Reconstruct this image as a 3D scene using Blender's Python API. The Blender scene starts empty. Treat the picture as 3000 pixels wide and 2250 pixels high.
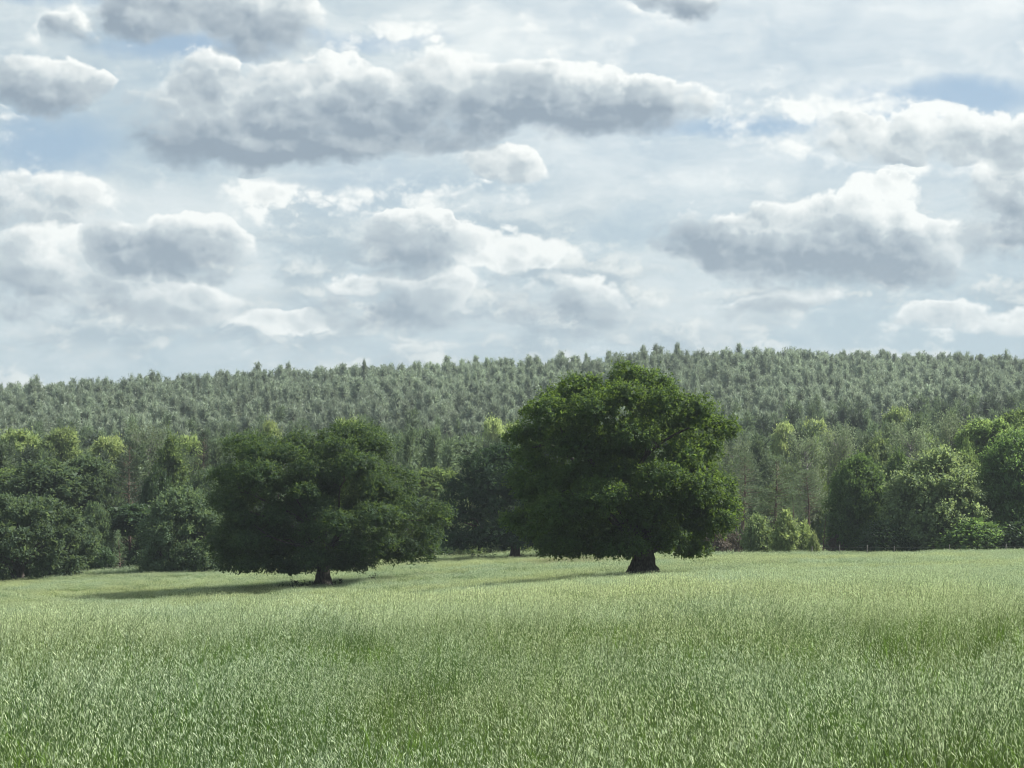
import bpy, math, random
import numpy as np
from mathutils import Vector

# ------------------------------------------------------------------ camera, sky, sun, exposure
SC = bpy.context.scene
COL = SC.collection
W, H = 1024.0, 768.0
F = 2218.0                      # focal length in pixels of a 1024 wide picture (a 3x phone lens, about 26 degrees)
HROW = 545.0                    # row of the true horizon
EYE = 1.75
PITCH = math.atan((HROW - H / 2) / F)
cam_d = bpy.data.cameras.new('camera')
cam_d.sensor_width = 36.0
cam_d.lens = 36.0 * F / W
cam_d.clip_start = 0.2
cam_d.clip_end = 9000.0
cam = bpy.data.objects.new('camera', cam_d)
COL.objects.link(cam)
cam.location = (0, 0, EYE)
cam.rotation_euler = (math.pi / 2 + PITCH, 0, 0)
SC.camera = cam

SUN_AZ, SUN_EL = math.radians(76), math.radians(45)     # azimuth from the view direction (+Y) towards +X
world = bpy.data.worlds.new('World')
SC.world = world
world.use_nodes = True


class G:
    """tiny expression helper for node trees"""
    def __init__(s, nt):
        s.nt = nt

    def new(s, t, **kw):
        n = s.nt.nodes.new(t)
        for k, v in kw.items():
            setattr(n, k, v)
        return n

    def put(s, sock, v):
        if hasattr(v, 'is_linked') or isinstance(v, bpy.types.NodeSocket):
            s.nt.links.new(v, sock)
        else:
            sock.default_value = v

    def m(s, op, *a, clamp=False):
        n = s.new('ShaderNodeMath', operation=op, use_clamp=clamp)
        for i, v in enumerate(a):
            s.put(n.inputs[i], v)
        return n.outputs[0]

    def v(s, op, *a):
        n = s.new('ShaderNodeVectorMath', operation=op)
        for i, v in enumerate(a):
            if op == 'SCALE' and i == 1:
                s.put(n.inputs['Scale'], v)
            else:
                s.put(n.inputs[i], v)
        return n.outputs['Value'] if op in ('DOT_PRODUCT', 'LENGTH') else n.outputs['Vector']

    def noise(s, vec, scale, detail=4.0, rough=.5, out='Fac', dist=0.0, lac=2.0):
        n = s.new('ShaderNodeTexNoise')
        s.put(n.inputs['Vector'], vec)
        n.inputs['Scale'].default_value = scale
        n.inputs['Detail'].default_value = detail
        n.inputs['Roughness'].default_value = rough
        n.inputs['Lacunarity'].default_value = lac
        n.inputs['Distortion'].default_value = dist
        return n.outputs[out]

    def billow(s, vec, scale, detail=2.0, rough=.55):
        n = s.new('ShaderNodeTexVoronoi', voronoi_dimensions='3D', feature='F1', normalize=True)
        s.put(n.inputs['Vector'], vec)
        n.inputs['Scale'].default_value = scale
        n.inputs['Detail'].default_value = detail
        n.inputs['Roughness'].default_value = rough
        n.inputs['Lacunarity'].default_value = 2.3
        return s.m('SUBTRACT', 1.0, n.outputs['Distance'])

    def ramp(s, x, a, b, lo=0.0, hi=1.0, kind='SMOOTHSTEP'):
        n = s.new('ShaderNodeMapRange', interpolation_type=kind)
        s.put(n.inputs[0], x)
        for i, q in enumerate((a, b, lo, hi)):
            s.put(n.inputs[i + 1], q)
        return n.outputs[0]

    def mix(s, f, a, b):
        n = s.new('ShaderNodeMix', data_type='RGBA')
        s.put(n.inputs[0], f)
        s.put(n.inputs[6], a if not isinstance(a, tuple) else (*a[:3], 1))
        s.put(n.inputs[7], b if not isinstance(b, tuple) else (*b[:3], 1))
        return n.outputs[2]

    def xyz(s, x=0.0, y=0.0, z=0.0):
        n = s.new('ShaderNodeCombineXYZ')
        for i, q in enumerate((x, y, z)):
            s.put(n.inputs[i], q)
        return n.outputs[0]


def build_sky():
    nt = world.node_tree
    g = G(nt)
    bg = nt.nodes['Background']
    bg.inputs[1].default_value = 0.0525
    sky = g.new('ShaderNodeTexSky', sky_type='NISHITA')
    sky.sun_disc = False
    sky.sun_elevation = SUN_EL
    sky.sun_rotation = SUN_AZ
    sky.dust_density = 1.2
    d = g.new('ShaderNodeTexCoord').outputs['Generated']
    sep = g.new('ShaderNodeSeparateXYZ')
    g.put(sep.inputs[0], d)
    R2D = 57.29578
    u = g.m('MULTIPLY', g.m('ARCTAN2', sep.outputs[0], sep.outputs[1]), R2D)     # degrees of azimuth from +Y
    el = g.m('MULTIPLY', g.m('ARCSINE', sep.outputs[2]), R2D)                    # degrees of elevation
    deg = g.v('SCALE', d, R2D)
    # cloud outlines are frayed by a turbulent warp
    w1 = g.v('SUBTRACT', g.noise(deg, .42, 3.0, .5, 'Color'), (.5, .5, .5))
    w2 = g.v('SUBTRACT', g.noise(deg, 1.9, 3.0, .6, 'Color'), (.5, .5, .5))
    p0 = g.xyz(u, el, 0.0)
    p = g.v('MULTIPLY_ADD', w1, (1.9, 1.3, 0), p0)
    p = g.v('MULTIPLY_ADD', w2, (.5, .42, 0), p)
    # cumulus masses: azimuth, elevation, half width, half height (degrees), density, depth of shade
    K = .463 * .02583

    def B(x, y, rx, ry, amp, dk):
        return ((x * .463 - 512) * .02583, (HROW - y * .463) * .02583, rx * K * 1.04, ry * K * 1.04, amp, dk)
    masses = [
        # the long dark cloud
        B(480, 285, 230, 105, 1.0, 1.0), B(690, 250, 230, 130, 1.1, 1.1), B(930, 225, 240, 120, 1.1, 1.0),
        B(1200, 225, 230, 95, 1.1, 1.1), B(1400, 238, 170, 75, 1.0, 1.2), B(435, 185, 80, 85, .9, .7),
        B(620, 335, 380, 36, .8, 1.2), 
        # top left pair
        B(345, 40, 150, 80, 1.4, 1.05), B(560, 45, 140, 100, 1.4, 1.15),
        # left
        B(115, 208, 160, 60, 1.3, 1.05), B(165, 95, 70, 40, .6, .8),
        B(130, 620, 270, 110, .75, .8), B(360, 660, 190, 55, .8, .5), B(90, 450, 230, 70, .45, .25),
        B(375, 550, 190, 75, 1.25, 1.35), 
        # middle
        B(870, 530, 160, 75, 1.1, 1.15), B(1060, 530, 180, 48, .65, .1), B(1085, 360, 110, 42, .8, .3), B(870, 655, 220, 90, .6, .8),
        B(620, 705, 150, 38, .8, .1), B(770, 605, 80, 36, .7, .0), B(985, 615, 55, 46, .8, .1), B(1250, 660, 200, 90, .55, .7),
        # right
        B(1770, 540, 270, 115, 1.1, 1.0), B(1530, 515, 160, 65, .9, 1.0), B(1940, 555, 190, 85, 1.0, 1.0), B(1900, 440, 90, 60, .7, .0),
        B(2190, 470, 150, 130, 1.0, .95), B(2010, 310, 260, 60, .8, .35), B(2190, 320, 110, 70, .9, .4),
        B(2080, 690, 190, 40, .5, .2), B(1690, 662, 150, 32, .7, .5), B(1480, 18, 120, 36, .7, .7),
    ]
    D = S = None
    D, S = 0.0, 0.0
    for (cu, cv, ru, rv, amp, dk) in masses:
        q = g.v('MULTIPLY_ADD', p, (1 / ru, 1 / rv, 0), (-cu / ru, -cv / rv, 0))
        wgt = g.m('SUBTRACT', 1.0, g.v('DOT_PRODUCT', q, q), clamp=True)
        D = g.m('MULTIPLY_ADD', wgt, amp, D)
        # shade gathers in the lower left of each mass, away from the sun
        sh = g.m('ADD', g.v('DOT_PRODUCT', q, (-.28 * dk, -.62 * dk, 0)), .5 * dk)
        S = g.m('MULTIPLY_ADD', sh, wgt, S)
    # the same kind of sky goes on all round
    far = g.m('MAXIMUM', g.ramp(g.m('ABSOLUTE', u), 14.5, 19), g.ramp(el, 14, 19))
    gen = g.ramp(g.noise(deg, .055, 2.0, .5), .47, .68, 0.0, 1.3)
    gen = g.m('MULTIPLY', gen, far)
    D = g.m('ADD', D, gen)
    S = g.m('MULTIPLY_ADD', gen, .5, S)
    S = g.m('DIVIDE', S, g.m('MAXIMUM', D, .06))
    # broken scraps that bridge the masses
    scrap = g.noise(g.v('MULTIPLY_ADD', w1, (1.5, 1.5, 1.5), g.v('MULTIPLY', deg, (.7, 1, 1.7))), .30, 4.0, .55)
    D = g.m('MAXIMUM', g.m('MULTIPLY_ADD', g.m('SUBTRACT', scrap, .5), g.ramp(el, 15, 6, .9, 1.5), D), 0.0)
    # billows: rounded heaps broken up by finer turbulence
    dst = g.v('MULTIPLY', deg, (.85, 1, 1.25))
    dw = g.v('MULTIPLY_ADD', w2, (.7, .7, .7), dst)
    n0 = g.noise(dst, .62, 7.0, .6)
    b0 = g.billow(dw, .85, 2.0, .6)
    so = (.20, .0, .24)
    b1 = g.billow(g.v('ADD', dw, so), .85, 1.0, .6)
    nb = g.m('ADD', g.m('MULTIPLY', g.m('SUBTRACT', n0, .5), 1.15), g.m('MULTIPLY', g.m('SUBTRACT', b0, .62), 1.5))
    dens = g.m('ADD', D, g.m('MULTIPLY', nb, g.ramp(D, 0.0, .3, .55, 1.75)))
    alpha = g.m('MULTIPLY', g.ramp(dens, .10, g.m('MULTIPLY_ADD', S, .9, .50)), .95)
    relief = g.m('MULTIPLY', g.m('SUBTRACT', b0, b1), 1.7)
    relief = g.m('ADD', relief, g.m('MULTIPLY', g.m('SUBTRACT', n0, .5), .8))
    thick = g.ramp(dens, .3, 1.6, 0.0, .30)
    light = g.m('SUBTRACT', g.m('ADD', relief, 1.09), g.m('MULTIPLY_ADD', S, 1.16, thick))
    rim = g.m('MULTIPLY', g.ramp(dens, .75, .1), g.ramp(S, .7, .15, 0.0, .22))
    light = g.m('ADD', light, rim)
    ccol = g.mix(g.ramp(light, .0, .6, kind='LINEAR'), (2.8, 3.5, 4.2), (5.5, 6.2, 6.55))
    ccol = g.mix(g.ramp(light, .55, 1.06, kind='LINEAR'), ccol, (9.5, 9.75, 9.5))
    # thin veil of high cloud over most of the sky, streaked along the horizon, with a few blue holes
    st = g.v('MULTIPLY', deg, (.6, .6, 2.1))
    st = g.v('MULTIPLY_ADD', w1, (3.0, 3.0, 3.0), st)
    veil_n = g.noise(st, .17, 6.0, .6)
    holes = 0.0
    for (cu, cv, ru, rv, amp, _) in (B(90, 10, 260, 50, .9, 0), B(400, 115, 220, 45, .8, 0), B(110, 330, 190, 85, .85, 0), B(2060, 232, 260, 48, .75, 0),
                                     B(1620, 285, 230, 28, .6, 0), B(760, 95, 240, 26, .55, 0), B(780, 415, 200, 60, .25, 0)):
        q = g.v('MULTIPLY_ADD', p, (1 / ru, 1 / rv, 0), (-cu / ru, -cv / rv, 0))
        holes = g.m('MULTIPLY_ADD', g.m('SUBTRACT', 1.0, g.v('DOT_PRODUCT', q, q), clamp=True), amp * 1.1, holes)
    veil = g.m('SUBTRACT', g.m('MULTIPLY_ADD', g.m('SUBTRACT', veil_n, .5), 1.5, .84), g.m('MULTIPLY_ADD', far, .3, holes), clamp=True)
    veil = g.m('MINIMUM', veil, .95)
    right = g.ramp(u, -6, 5)
    high = g.ramp(el, 7.2, 10.5)
    vb = g.m('MULTIPLY_ADD', g.m('SUBTRACT', veil_n, .5), 3.2, g.m('MULTIPLY_ADD', g.m('MULTIPLY', right, high), .62, .26), clamp=True)
    vcol = g.mix(vb, (4.7, 5.75, 6.3), (8.8, 9.25, 9.2))
    base = g.mix(.5, sky.outputs[0], (4.6, 6.2, 7.7))
    c = g.mix(veil, base, vcol)
    # small distant heaps low over the horizon
    lowv = g.v('MULTIPLY', deg, (.8, .8, 1.9))
    ln = g.noise(g.v('MULTIPLY_ADD', w2, (1.0, 1.0, 1.0), lowv), .42, 6.0, .58)
    lown = g.noise(g.v('ADD', lowv, (.25, 0, .3)), .42, 2.0, .5)
    la = g.m('MULTIPLY', g.ramp(ln, .43, .56), g.m('MULTIPLY', g.ramp(el, 10.0, 6.5), .85))
    lc = g.mix(g.ramp(g.m('SUBTRACT', ln, lown), -.08, .13), (3.9, 4.85, 5.5), (8.5, 8.8, 8.5))
    c = g.mix(la, c, lc)
    c = g.mix(alpha, c, ccol)
    # air between us and the far clouds
    c = g.mix(g.ramp(el, 10.5, 3.0, .03, .34), c, (4.9, 5.85, 6.3))
    g.put(bg.inputs[0], c)


build_sky()
world.cycles.sampling_method = 'NONE'        # the sky is even enough to be found by the scattered rays themselves

sun_d = bpy.data.lights.new('sun', 'SUN')
sun_d.energy = 5.0
sun_d.angle = math.radians(0.6)
sun_d.color = (1.0, .965, .89)
sun = bpy.data.objects.new('sun', sun_d)
COL.objects.link(sun)
sun_dir = Vector((math.sin(SUN_AZ) * math.cos(SUN_EL), math.cos(SUN_AZ) * math.cos(SUN_EL), math.sin(SUN_EL)))
sun.rotation_euler = (-sun_dir).to_track_quat('-Z', 'Y').to_euler()
sun.location = sun_dir * 300

SC.view_settings.view_transform = 'Standard'
SC.view_settings.look = 'None'
SC.view_settings.exposure = 1.0
SC.view_settings.gamma = 1.0
SC.view_settings.use_curve_mapping = False
cy = SC.cycles
cy.max_bounces = 3
cy.diffuse_bounces = 1
cy.glossy_bounces = 1
cy.transmission_bounces = 2
cy.volume_bounces = 0
cy.transparent_max_bounces = 4
cy.caustics_reflective = False
cy.caustics_refractive = False
cy.use_adaptive_sampling = True
cy.adaptive_threshold = 0.025
cy.adaptive_min_samples = 10
cy.use_denoising = True
cy.denoiser = 'OPENIMAGEDENOISE'
cy.denoising_input_passes = 'RGB_ALBEDO_NORMAL'
cy.denoising_prefilter = 'ACCURATE'
cy.pixel_filter_type = 'BLACKMAN_HARRIS'
cy.filter_width = 1.05
cy.sample_clamp_indirect = 6.0


# ------------------------------------------------------------------ helpers
RNG = np.random.default_rng(7)


def ease(t):
    return t * t * (3 - 2 * t)


def unit(v):
    return v / np.maximum(np.linalg.norm(v, axis=-1, keepdims=True), 1e-9)


def tag(o, label=None, cat=None, group=None, kind=None):
    for k, v in (('label', label), ('category', cat), ('group', group), ('kind', kind)):
        if v:
            o[k] = v
    return o


def raw_mesh(name, verts, faces, mats, mat_idx=None, smooth=False):
    """faces: int array (n,4) or (n,3), or a list of such arrays"""
    me = bpy.data.meshes.new(name)
    verts = np.asarray(verts, dtype=np.float32)
    if not isinstance(faces, list):
        faces = [faces]
    faces = [np.asarray(f, dtype=np.int32) for f in faces if len(f)]
    loops = np.concatenate([f.ravel() for f in faces])
    totals = np.concatenate([np.full(len(f), f.shape[1], np.int32) for f in faces])
    starts = np.concatenate([[0], np.cumsum(totals)[:-1]]).astype(np.int32)
    me.vertices.add(len(verts))
    me.vertices.foreach_set('co', verts.ravel())
    me.loops.add(len(loops))
    me.loops.foreach_set('vertex_index', loops)
    me.polygons.add(len(totals))
    me.polygons.foreach_set('loop_start', starts)
    me.polygons.foreach_set('loop_total', totals)
    if mat_idx is not None:
        me.polygons.foreach_set('material_index', np.asarray(mat_idx, dtype=np.int32))
    if smooth:
        me.polygons.foreach_set('use_smooth', np.ones(len(totals), dtype=bool))
    for m_ in mats:
        me.materials.append(m_)
    me.update(calc_edges=True)
    return me


def link(name, data, parent=None, loc=None):
    o = bpy.data.objects.new(name, data)
    COL.objects.link(o)
    if parent is not None:
        o.parent = parent
    if loc is not None:
        o.location = loc
    return o


class Geo:
    """collects pieces of one mesh"""
    def __init__(s):
        s.v, s.q, s.mi, s.n = [], [], [], 0

    def add(s, verts, quads, mi=0):
        s.v.append(np.asarray(verts, dtype=np.float64).reshape(-1, 3))
        q = np.asarray(quads, dtype=np.int64) + s.n
        s.q.append(q)
        s.mi.append(np.full(len(q), mi))
        s.n += len(s.v[-1])

    def mesh(s, name, mats, smooth=False):
        return raw_mesh(name, np.concatenate(s.v), np.concatenate(s.q), mats, np.concatenate(s.mi), smooth)

    def tube(s, pts, rad, sides=7, mi=0, lump=0.0, rng=None):
        pts = np.asarray(pts, float)
        n = len(pts)
        rad = np.broadcast_to(np.asarray(rad, float), (n,))
        d = unit(np.gradient(pts, axis=0))
        ref = np.array([0.0, 1.0, 0.0]) if abs(d[:, 1]).mean() < .8 else np.array([1.0, 0, 0])
        a = unit(np.cross(d, ref))
        b = np.cross(d, a)
        th = np.arange(sides) * 2 * np.pi / sides
        rr = rad[:, None] * np.ones(sides)[None, :]
        if lump and rng is not None:
            rr = rr * (1 + lump * rng.normal(size=rr.shape))
        v = pts[:, None] + rr[..., None] * (np.cos(th)[None, :, None] * a[:, None] + np.sin(th)[None, :, None] * b[:, None])
        i, j = np.meshgrid(np.arange(n - 1), np.arange(sides), indexing='ij')
        j2 = (j + 1) % sides
        q = np.stack([i * sides + j, i * sides + j2, (i + 1) * sides + j2, (i + 1) * sides + j], -1).reshape(-1, 4)
        s.add(v, q, mi)

    def blades(s, P, A, N, L, Wd, mi=0, taper=.0):
        """diamond leaves: foot P, axis A, face normal N, length L, width Wd"""
        P, A, N = np.asarray(P, float), unit(np.asarray(A, float)), np.asarray(N, float)
        S = unit(np.cross(A, N))
        L = np.broadcast_to(np.asarray(L, float), (len(P),))[:, None]
        Wd = np.broadcast_to(np.asarray(Wd, float), (len(P),))[:, None]
        mid = P + A * L * .45
        v = np.stack([P, mid + S * Wd * .5, P + A * L, mid - S * Wd * .5], 1)
        q = np.arange(len(P) * 4).reshape(-1, 4)
        s.add(v, q, mi)


# ------------------------------------------------------------------ materials
def leaf_mat(name, col, trans=None, tf=.4, rough=.45, spec=.35, var=.35, hue=.3, olive=(.16, .15, .05)):
    m = bpy.data.materials.new(name)
    m.use_nodes = True
    nt = m.node_tree
    nt.nodes.clear()
    g = G(nt)
    geo = g.new('ShaderNodeNewGeometry')
    oi = g.new('ShaderNodeObjectInfo')
    rnd = geo.outputs['Random Per Island']
    pos = geo.outputs['Position']
    big = g.noise(pos, .55, 2.0, .5)
    val = g.ramp(rnd, 0, 1, 1 - var, 1 + var, 'LINEAR')
    val = g.m('MULTIPLY', val, g.ramp(big, .3, .7, 1 - var * .5, 1 + var * .5, 'LINEAR'))
    val = g.m('MULTIPLY', val, g.ramp(g.noise(pos, .016, 2.0, .5), .35, .65, .84, 1.16, 'LINEAR'))
    val = g.m('MULTIPLY', val, g.ramp(oi.outputs['Random'], 0, 1, .8, 1.2, 'LINEAR'))
    c = g.mix(g.m('MULTIPLY', g.ramp(g.noise(pos, .23, 2.0, .5), .4, .75), hue), col, olive)
    c = g.v('SCALE', c, val)
    pr = g.new('ShaderNodeBsdfPrincipled')
    g.put(pr.inputs['Base Color'], c)
    pr.inputs['Roughness'].default_value = rough
    pr.inputs['Specular IOR Level'].default_value = spec
    tr = g.new('ShaderNodeBsdfTranslucent')
    t = trans or tuple(min(1, k * s) for k, s in zip(col, (1.5, 1.5, .6)))
    g.put(tr.inputs[0], g.v('SCALE', g.xyz(*t), val))
    mx = g.new('ShaderNodeMixShader')
    mx.inputs[0].default_value = tf
    g.put(mx.inputs[1], pr.outputs[0])
    g.put(mx.inputs[2], tr.outputs[0])
    out = g.new('ShaderNodeOutputMaterial')
    g.put(out.inputs[0], mx.outputs[0])
    return m


def bark_mat(name, a, b, scale=3.0):
    m = bpy.data.materials.new(name)
    m.use_nodes = True
    nt = m.node_tree
    g = G(nt)
    pr = nt.nodes['Principled BSDF']
    pos = g.new('ShaderNodeNewGeometry').outputs['Position']
    n = g.noise(g.v('MULTIPLY', pos, (scale * 2, scale * 2, scale * .4)), 1.6, 6.0, .65)
    g.put(pr.inputs['Base Color'], g.mix(g.ramp(n, .35, .68), a, b))
    pr.inputs['Roughness'].default_value = .9
    pr.inputs['Specular IOR Level'].default_value = .15
    bp = g.new('ShaderNodeBump')
    bp.inputs['Strength'].default_value = .8
    bp.inputs['Distance'].default_value = .05
    g.put(bp.inputs['Height'], n)
    g.put(pr.inputs['Normal'], bp.outputs[0])
    return m


M = {}
M['oak_bark'] = bark_mat('oak_bark', (.035, .03, .026), (.10, .088, .075))
M['pine_bark'] = bark_mat('pine_bark', (.07, .05, .04), (.17, .125, .10))
M['grey_bark'] = bark_mat('grey_bark', (.12, .115, .105), (.30, .29, .27))
M['wood'] = bark_mat('weathered_wood', (.12, .115, .105), (.26, .25, .22))
M['oak_leaf'] = leaf_mat('oak_leaf', (0.033, 0.07, 0.022), (0.17, 0.26, 0.045), 0.4, 0.6, 0.16, 0.25, 0.2, (0.046, 0.081, 0.026))
M['oak_leaf_silver'] = leaf_mat('oak_leaf_silver', (0.036, 0.078, 0.032), (0.17, 0.26, 0.06), 0.4, 0.6, 0.18, 0.25, 0.15, (0.05, 0.091, 0.038))
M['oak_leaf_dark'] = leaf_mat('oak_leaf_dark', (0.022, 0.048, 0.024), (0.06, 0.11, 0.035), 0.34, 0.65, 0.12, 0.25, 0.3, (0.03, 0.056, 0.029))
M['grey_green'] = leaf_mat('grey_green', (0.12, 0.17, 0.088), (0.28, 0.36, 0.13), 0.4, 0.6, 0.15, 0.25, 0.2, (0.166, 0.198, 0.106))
M['mid_green'] = leaf_mat('mid_green', (0.064, 0.118, 0.044), (0.19, 0.3, 0.075), 0.42, 0.6, 0.15, 0.3, 0.3, (0.088, 0.137, 0.053))
M['light_green'] = leaf_mat('light_green', (0.1, 0.16, 0.058), (0.26, 0.36, 0.1), 0.42, 0.6, 0.15, 0.3, 0.3, (0.138, 0.186, 0.07))
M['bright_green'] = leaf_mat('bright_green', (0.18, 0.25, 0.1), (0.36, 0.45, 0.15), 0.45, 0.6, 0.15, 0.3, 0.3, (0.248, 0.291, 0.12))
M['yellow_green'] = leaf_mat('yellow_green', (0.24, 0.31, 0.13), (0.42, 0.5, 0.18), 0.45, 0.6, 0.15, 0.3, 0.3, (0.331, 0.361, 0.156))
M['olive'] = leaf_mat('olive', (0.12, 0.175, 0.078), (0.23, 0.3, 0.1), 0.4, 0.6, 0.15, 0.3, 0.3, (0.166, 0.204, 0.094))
M['silver_twig'] = leaf_mat('silver_twig', (0.16, 0.205, 0.125), (0.22, 0.28, 0.14), 0.38, 0.65, 0.15, 0.3, 0.3, (0.221, 0.239, 0.15))
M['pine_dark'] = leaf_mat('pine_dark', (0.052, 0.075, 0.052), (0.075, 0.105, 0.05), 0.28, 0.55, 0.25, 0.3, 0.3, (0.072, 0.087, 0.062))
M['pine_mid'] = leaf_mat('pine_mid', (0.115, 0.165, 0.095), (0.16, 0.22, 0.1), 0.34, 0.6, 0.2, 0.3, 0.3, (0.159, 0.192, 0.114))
M['pine_far'] = leaf_mat('pine_far', (0.235, 0.29, 0.215), (0.26, 0.32, 0.2), 0.36, 0.6, 0.2, 0.35, 0.3, (0.27, 0.27, 0.215))  # base colour paled to stand in for thicker haze and sun on the hill
M['brush'] = leaf_mat('brush', (.12, .105, .085), (.16, .14, .08), .25, .6, .2, .4, .4, (.17, .11, .10))
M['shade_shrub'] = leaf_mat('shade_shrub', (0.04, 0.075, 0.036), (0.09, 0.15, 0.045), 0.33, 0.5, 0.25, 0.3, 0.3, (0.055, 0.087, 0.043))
M['cool_green'] = leaf_mat('cool_green', (0.064, 0.105, 0.058), (0.17, 0.24, 0.09), 0.4, 0.6, 0.16, 0.28, 0.2, (0.088, 0.122, 0.07))
M['weed'] = leaf_mat('weed', (.028, .045, .02), (.05, .08, .02), .25, .5, .2, .3, .3)


# ------------------------------------------------------------------ terrain
ZC = np.array([-300, 0, 192, 324, 440, 515, 642, 740, 1024, 1324], float)
ZY = np.array([-200, 0, 12, 35, 70, 110, 145, 180, 240, 300, 400, 480, 560, 640, 720, 780, 900, 1400, 6000], float)
ZT = np.array([
    [.1, .1, .1, .1, .1, .1, .1, .1, .1, .1],
    [0, 0, 0, 0, 0, 0, 0, 0, 0, 0],
    [0, 0, 0, 0, 0, 0, 0, 0, 0, 0],
    [-.50, -.36, -.29, -.22, -.15, -.10, 0, .05, .10, .15],
    [-1.35, -1.05, -.83, -.70, -.51, -.32, -.10, 0, .15, .3],
    [-3.0, -2.8, -2.6, -2.1, -1.35, -.92, -.50, -.33, .02, .3],
    [-3.9, -3.6, -3.3, -2.8, -1.8, -1.32, -.62, -.3, .2, .5],
    [-3.4, -3.0, -2.4, -1.8, -1.1, -.6, -.15, .1, .6, .8],
    [-2.7, -2.3, -1.4, -1.05, -.25, .0, .4, .65, .65, .7],
    [-2.6, -2.3, -1.6, -1.2, -.6, -.3, .2, .5, .8, 1.0],
    [0, 0, 0, 0, .2, .5, 1.2, 2.5, 5.5, 6.0],
    [6, 7, 8, 8.5, 9, 9.5, 10.5, 11.5, 14, 14],
    [14, 16, 18, 19, 20, 20.5, 22, 22.5, 22, 21],
    [22, 25, 28, 29.5, 31, 32, 33.5, 34, 32.5, 32],
    [27, 32.5, 36.5, 38.5, 40, 41.5, 43.5, 44.5, 42.5, 41],
    [28, 33.5, 37.5, 39.5, 41, 42.5, 44.8, 45.3, 43.5, 42],
    [26, 31, 35, 37, 38.5, 40, 42, 43, 41, 39],
    [20, 24, 26, 28, 30, 30, 32, 32, 30, 28],
    [10, 10, 10, 10, 10, 10, 10, 10, 10, 10]], float)


def hermite(x, xs, ys):
    """cubic through ys (len(xs), k) sampled at x per item; ys may be (n,) or (n, m) with x (m,)"""
    i = np.clip(np.searchsorted(xs, x) - 1, 0, len(xs) - 2)
    t = np.clip((x - xs[i]) / (xs[i + 1] - xs[i]), 0, 1)
    dx = np.diff(xs)
    s = np.diff(ys, axis=0) / dx.reshape((-1,) + (1,) * (ys.ndim - 1))
    mt = np.concatenate([s[:1], (s[:-1] + s[1:]) / 2, s[-1:]])
    return i, t, dx, mt


def ground(x, y):
    x, y = np.broadcast_arrays(np.asarray(x, float), np.asarray(y, float))
    sh = x.shape
    x, y = x.ravel(), y.ravel()
    px = np.clip(W / 2 + F * x / np.maximum(y, 6.0), ZC[0], ZC[-1])
    yy = np.clip(y, ZY[0], ZY[-1])
    # along columns first (all columns), then across
    i, t, dx, mt = hermite(yy, ZY, ZT)
    h = dx[i][:, None]
    t1 = t[:, None]
    row = ((2 * t1**3 - 3 * t1**2 + 1) * ZT[i] + (t1**3 - 2 * t1**2 + t1) * h * mt[i]
           + (-2 * t1**3 + 3 * t1**2) * ZT[i + 1] + (t1**3 - t1**2) * h * mt[i + 1])
    j = np.clip(np.searchsorted(ZC, px) - 1, 0, len(ZC) - 2)
    u = np.clip((px - ZC[j]) / (ZC[j + 1] - ZC[j]), 0, 1)
    k = np.arange(len(x))
    u = .5 * u + .5 * ease(u)
    z = row[k, j] * (1 - u) + row[k, j + 1] * u
    z = z + .05 * np.sin(x * .31 + y * .11) * np.sin(y * .23 + 1.7) * np.clip(y / 15, 0, 1)
    return z.reshape(sh)


def gz(x, y):
    return float(ground(np.array([x]), np.array([y]))[0])


def px_x(px, Y):
    return (px - W / 2) / F * Y


def row_z(row, Y):
    return EYE + (HROW - row) / F * Y


def ground_sheet():
    ys = np.concatenate([np.linspace(-160, 0, 12)[:-1], np.linspace(0, 60, 41)[:-1], np.linspace(60, 260, 81)[:-1], np.linspace(260, 900, 81)[:-1], np.geomspace(900, 5500, 16)])
    s = np.linspace(-1, 1, 161)
    s = np.sign(s) * (np.abs(s) * .45 + .55 * np.abs(s) ** 3)
    half = 120 + np.maximum(ys, 0) * 1.1
    X = s[None, :] * half[:, None]
    Y = np.repeat(ys[:, None], len(s), 1)
    Z = ground(X, Y)
    v = np.stack([X, Y, Z], -1).reshape(-1, 3)
    n, k = X.shape
    i, j = np.meshgrid(np.arange(n - 1), np.arange(k - 1), indexing='ij')
    q = np.stack([i * k + j, i * k + j + 1, (i + 1) * k + j + 1, (i + 1) * k + j], -1).reshape(-1, 4)
    m = bpy.data.materials.new('field_soil_and_litter')
    m.use_nodes = True
    g = G(m.node_tree)
    pr = m.node_tree.nodes['Principled BSDF']
    pos = g.new('ShaderNodeNewGeometry').outputs['Position']
    n1 = g.noise(pos, .35, 6.0, .6)
    n2 = g.noise(pos, 6.0, 4.0, .6)
    c = g.mix(g.ramp(n1, .35, .7), (.055, .075, .028), (.11, .12, .05))
    c = g.mix(g.m('MULTIPLY', g.ramp(n2, .4, .7), .5), c, (.10, .085, .05))
    g.put(pr.inputs['Base Color'], c)
    pr.inputs['Roughness'].default_value = .95
    pr.inputs['Specular IOR Level'].default_value = .1
    o = link('ground', raw_mesh('ground', v, q, [m], smooth=True))
    tag(o, 'wide grassy field sloping gently down before a wooded hill', kind='structure')
    return v[:, 2].min()


ZMIN = ground_sheet()


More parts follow.
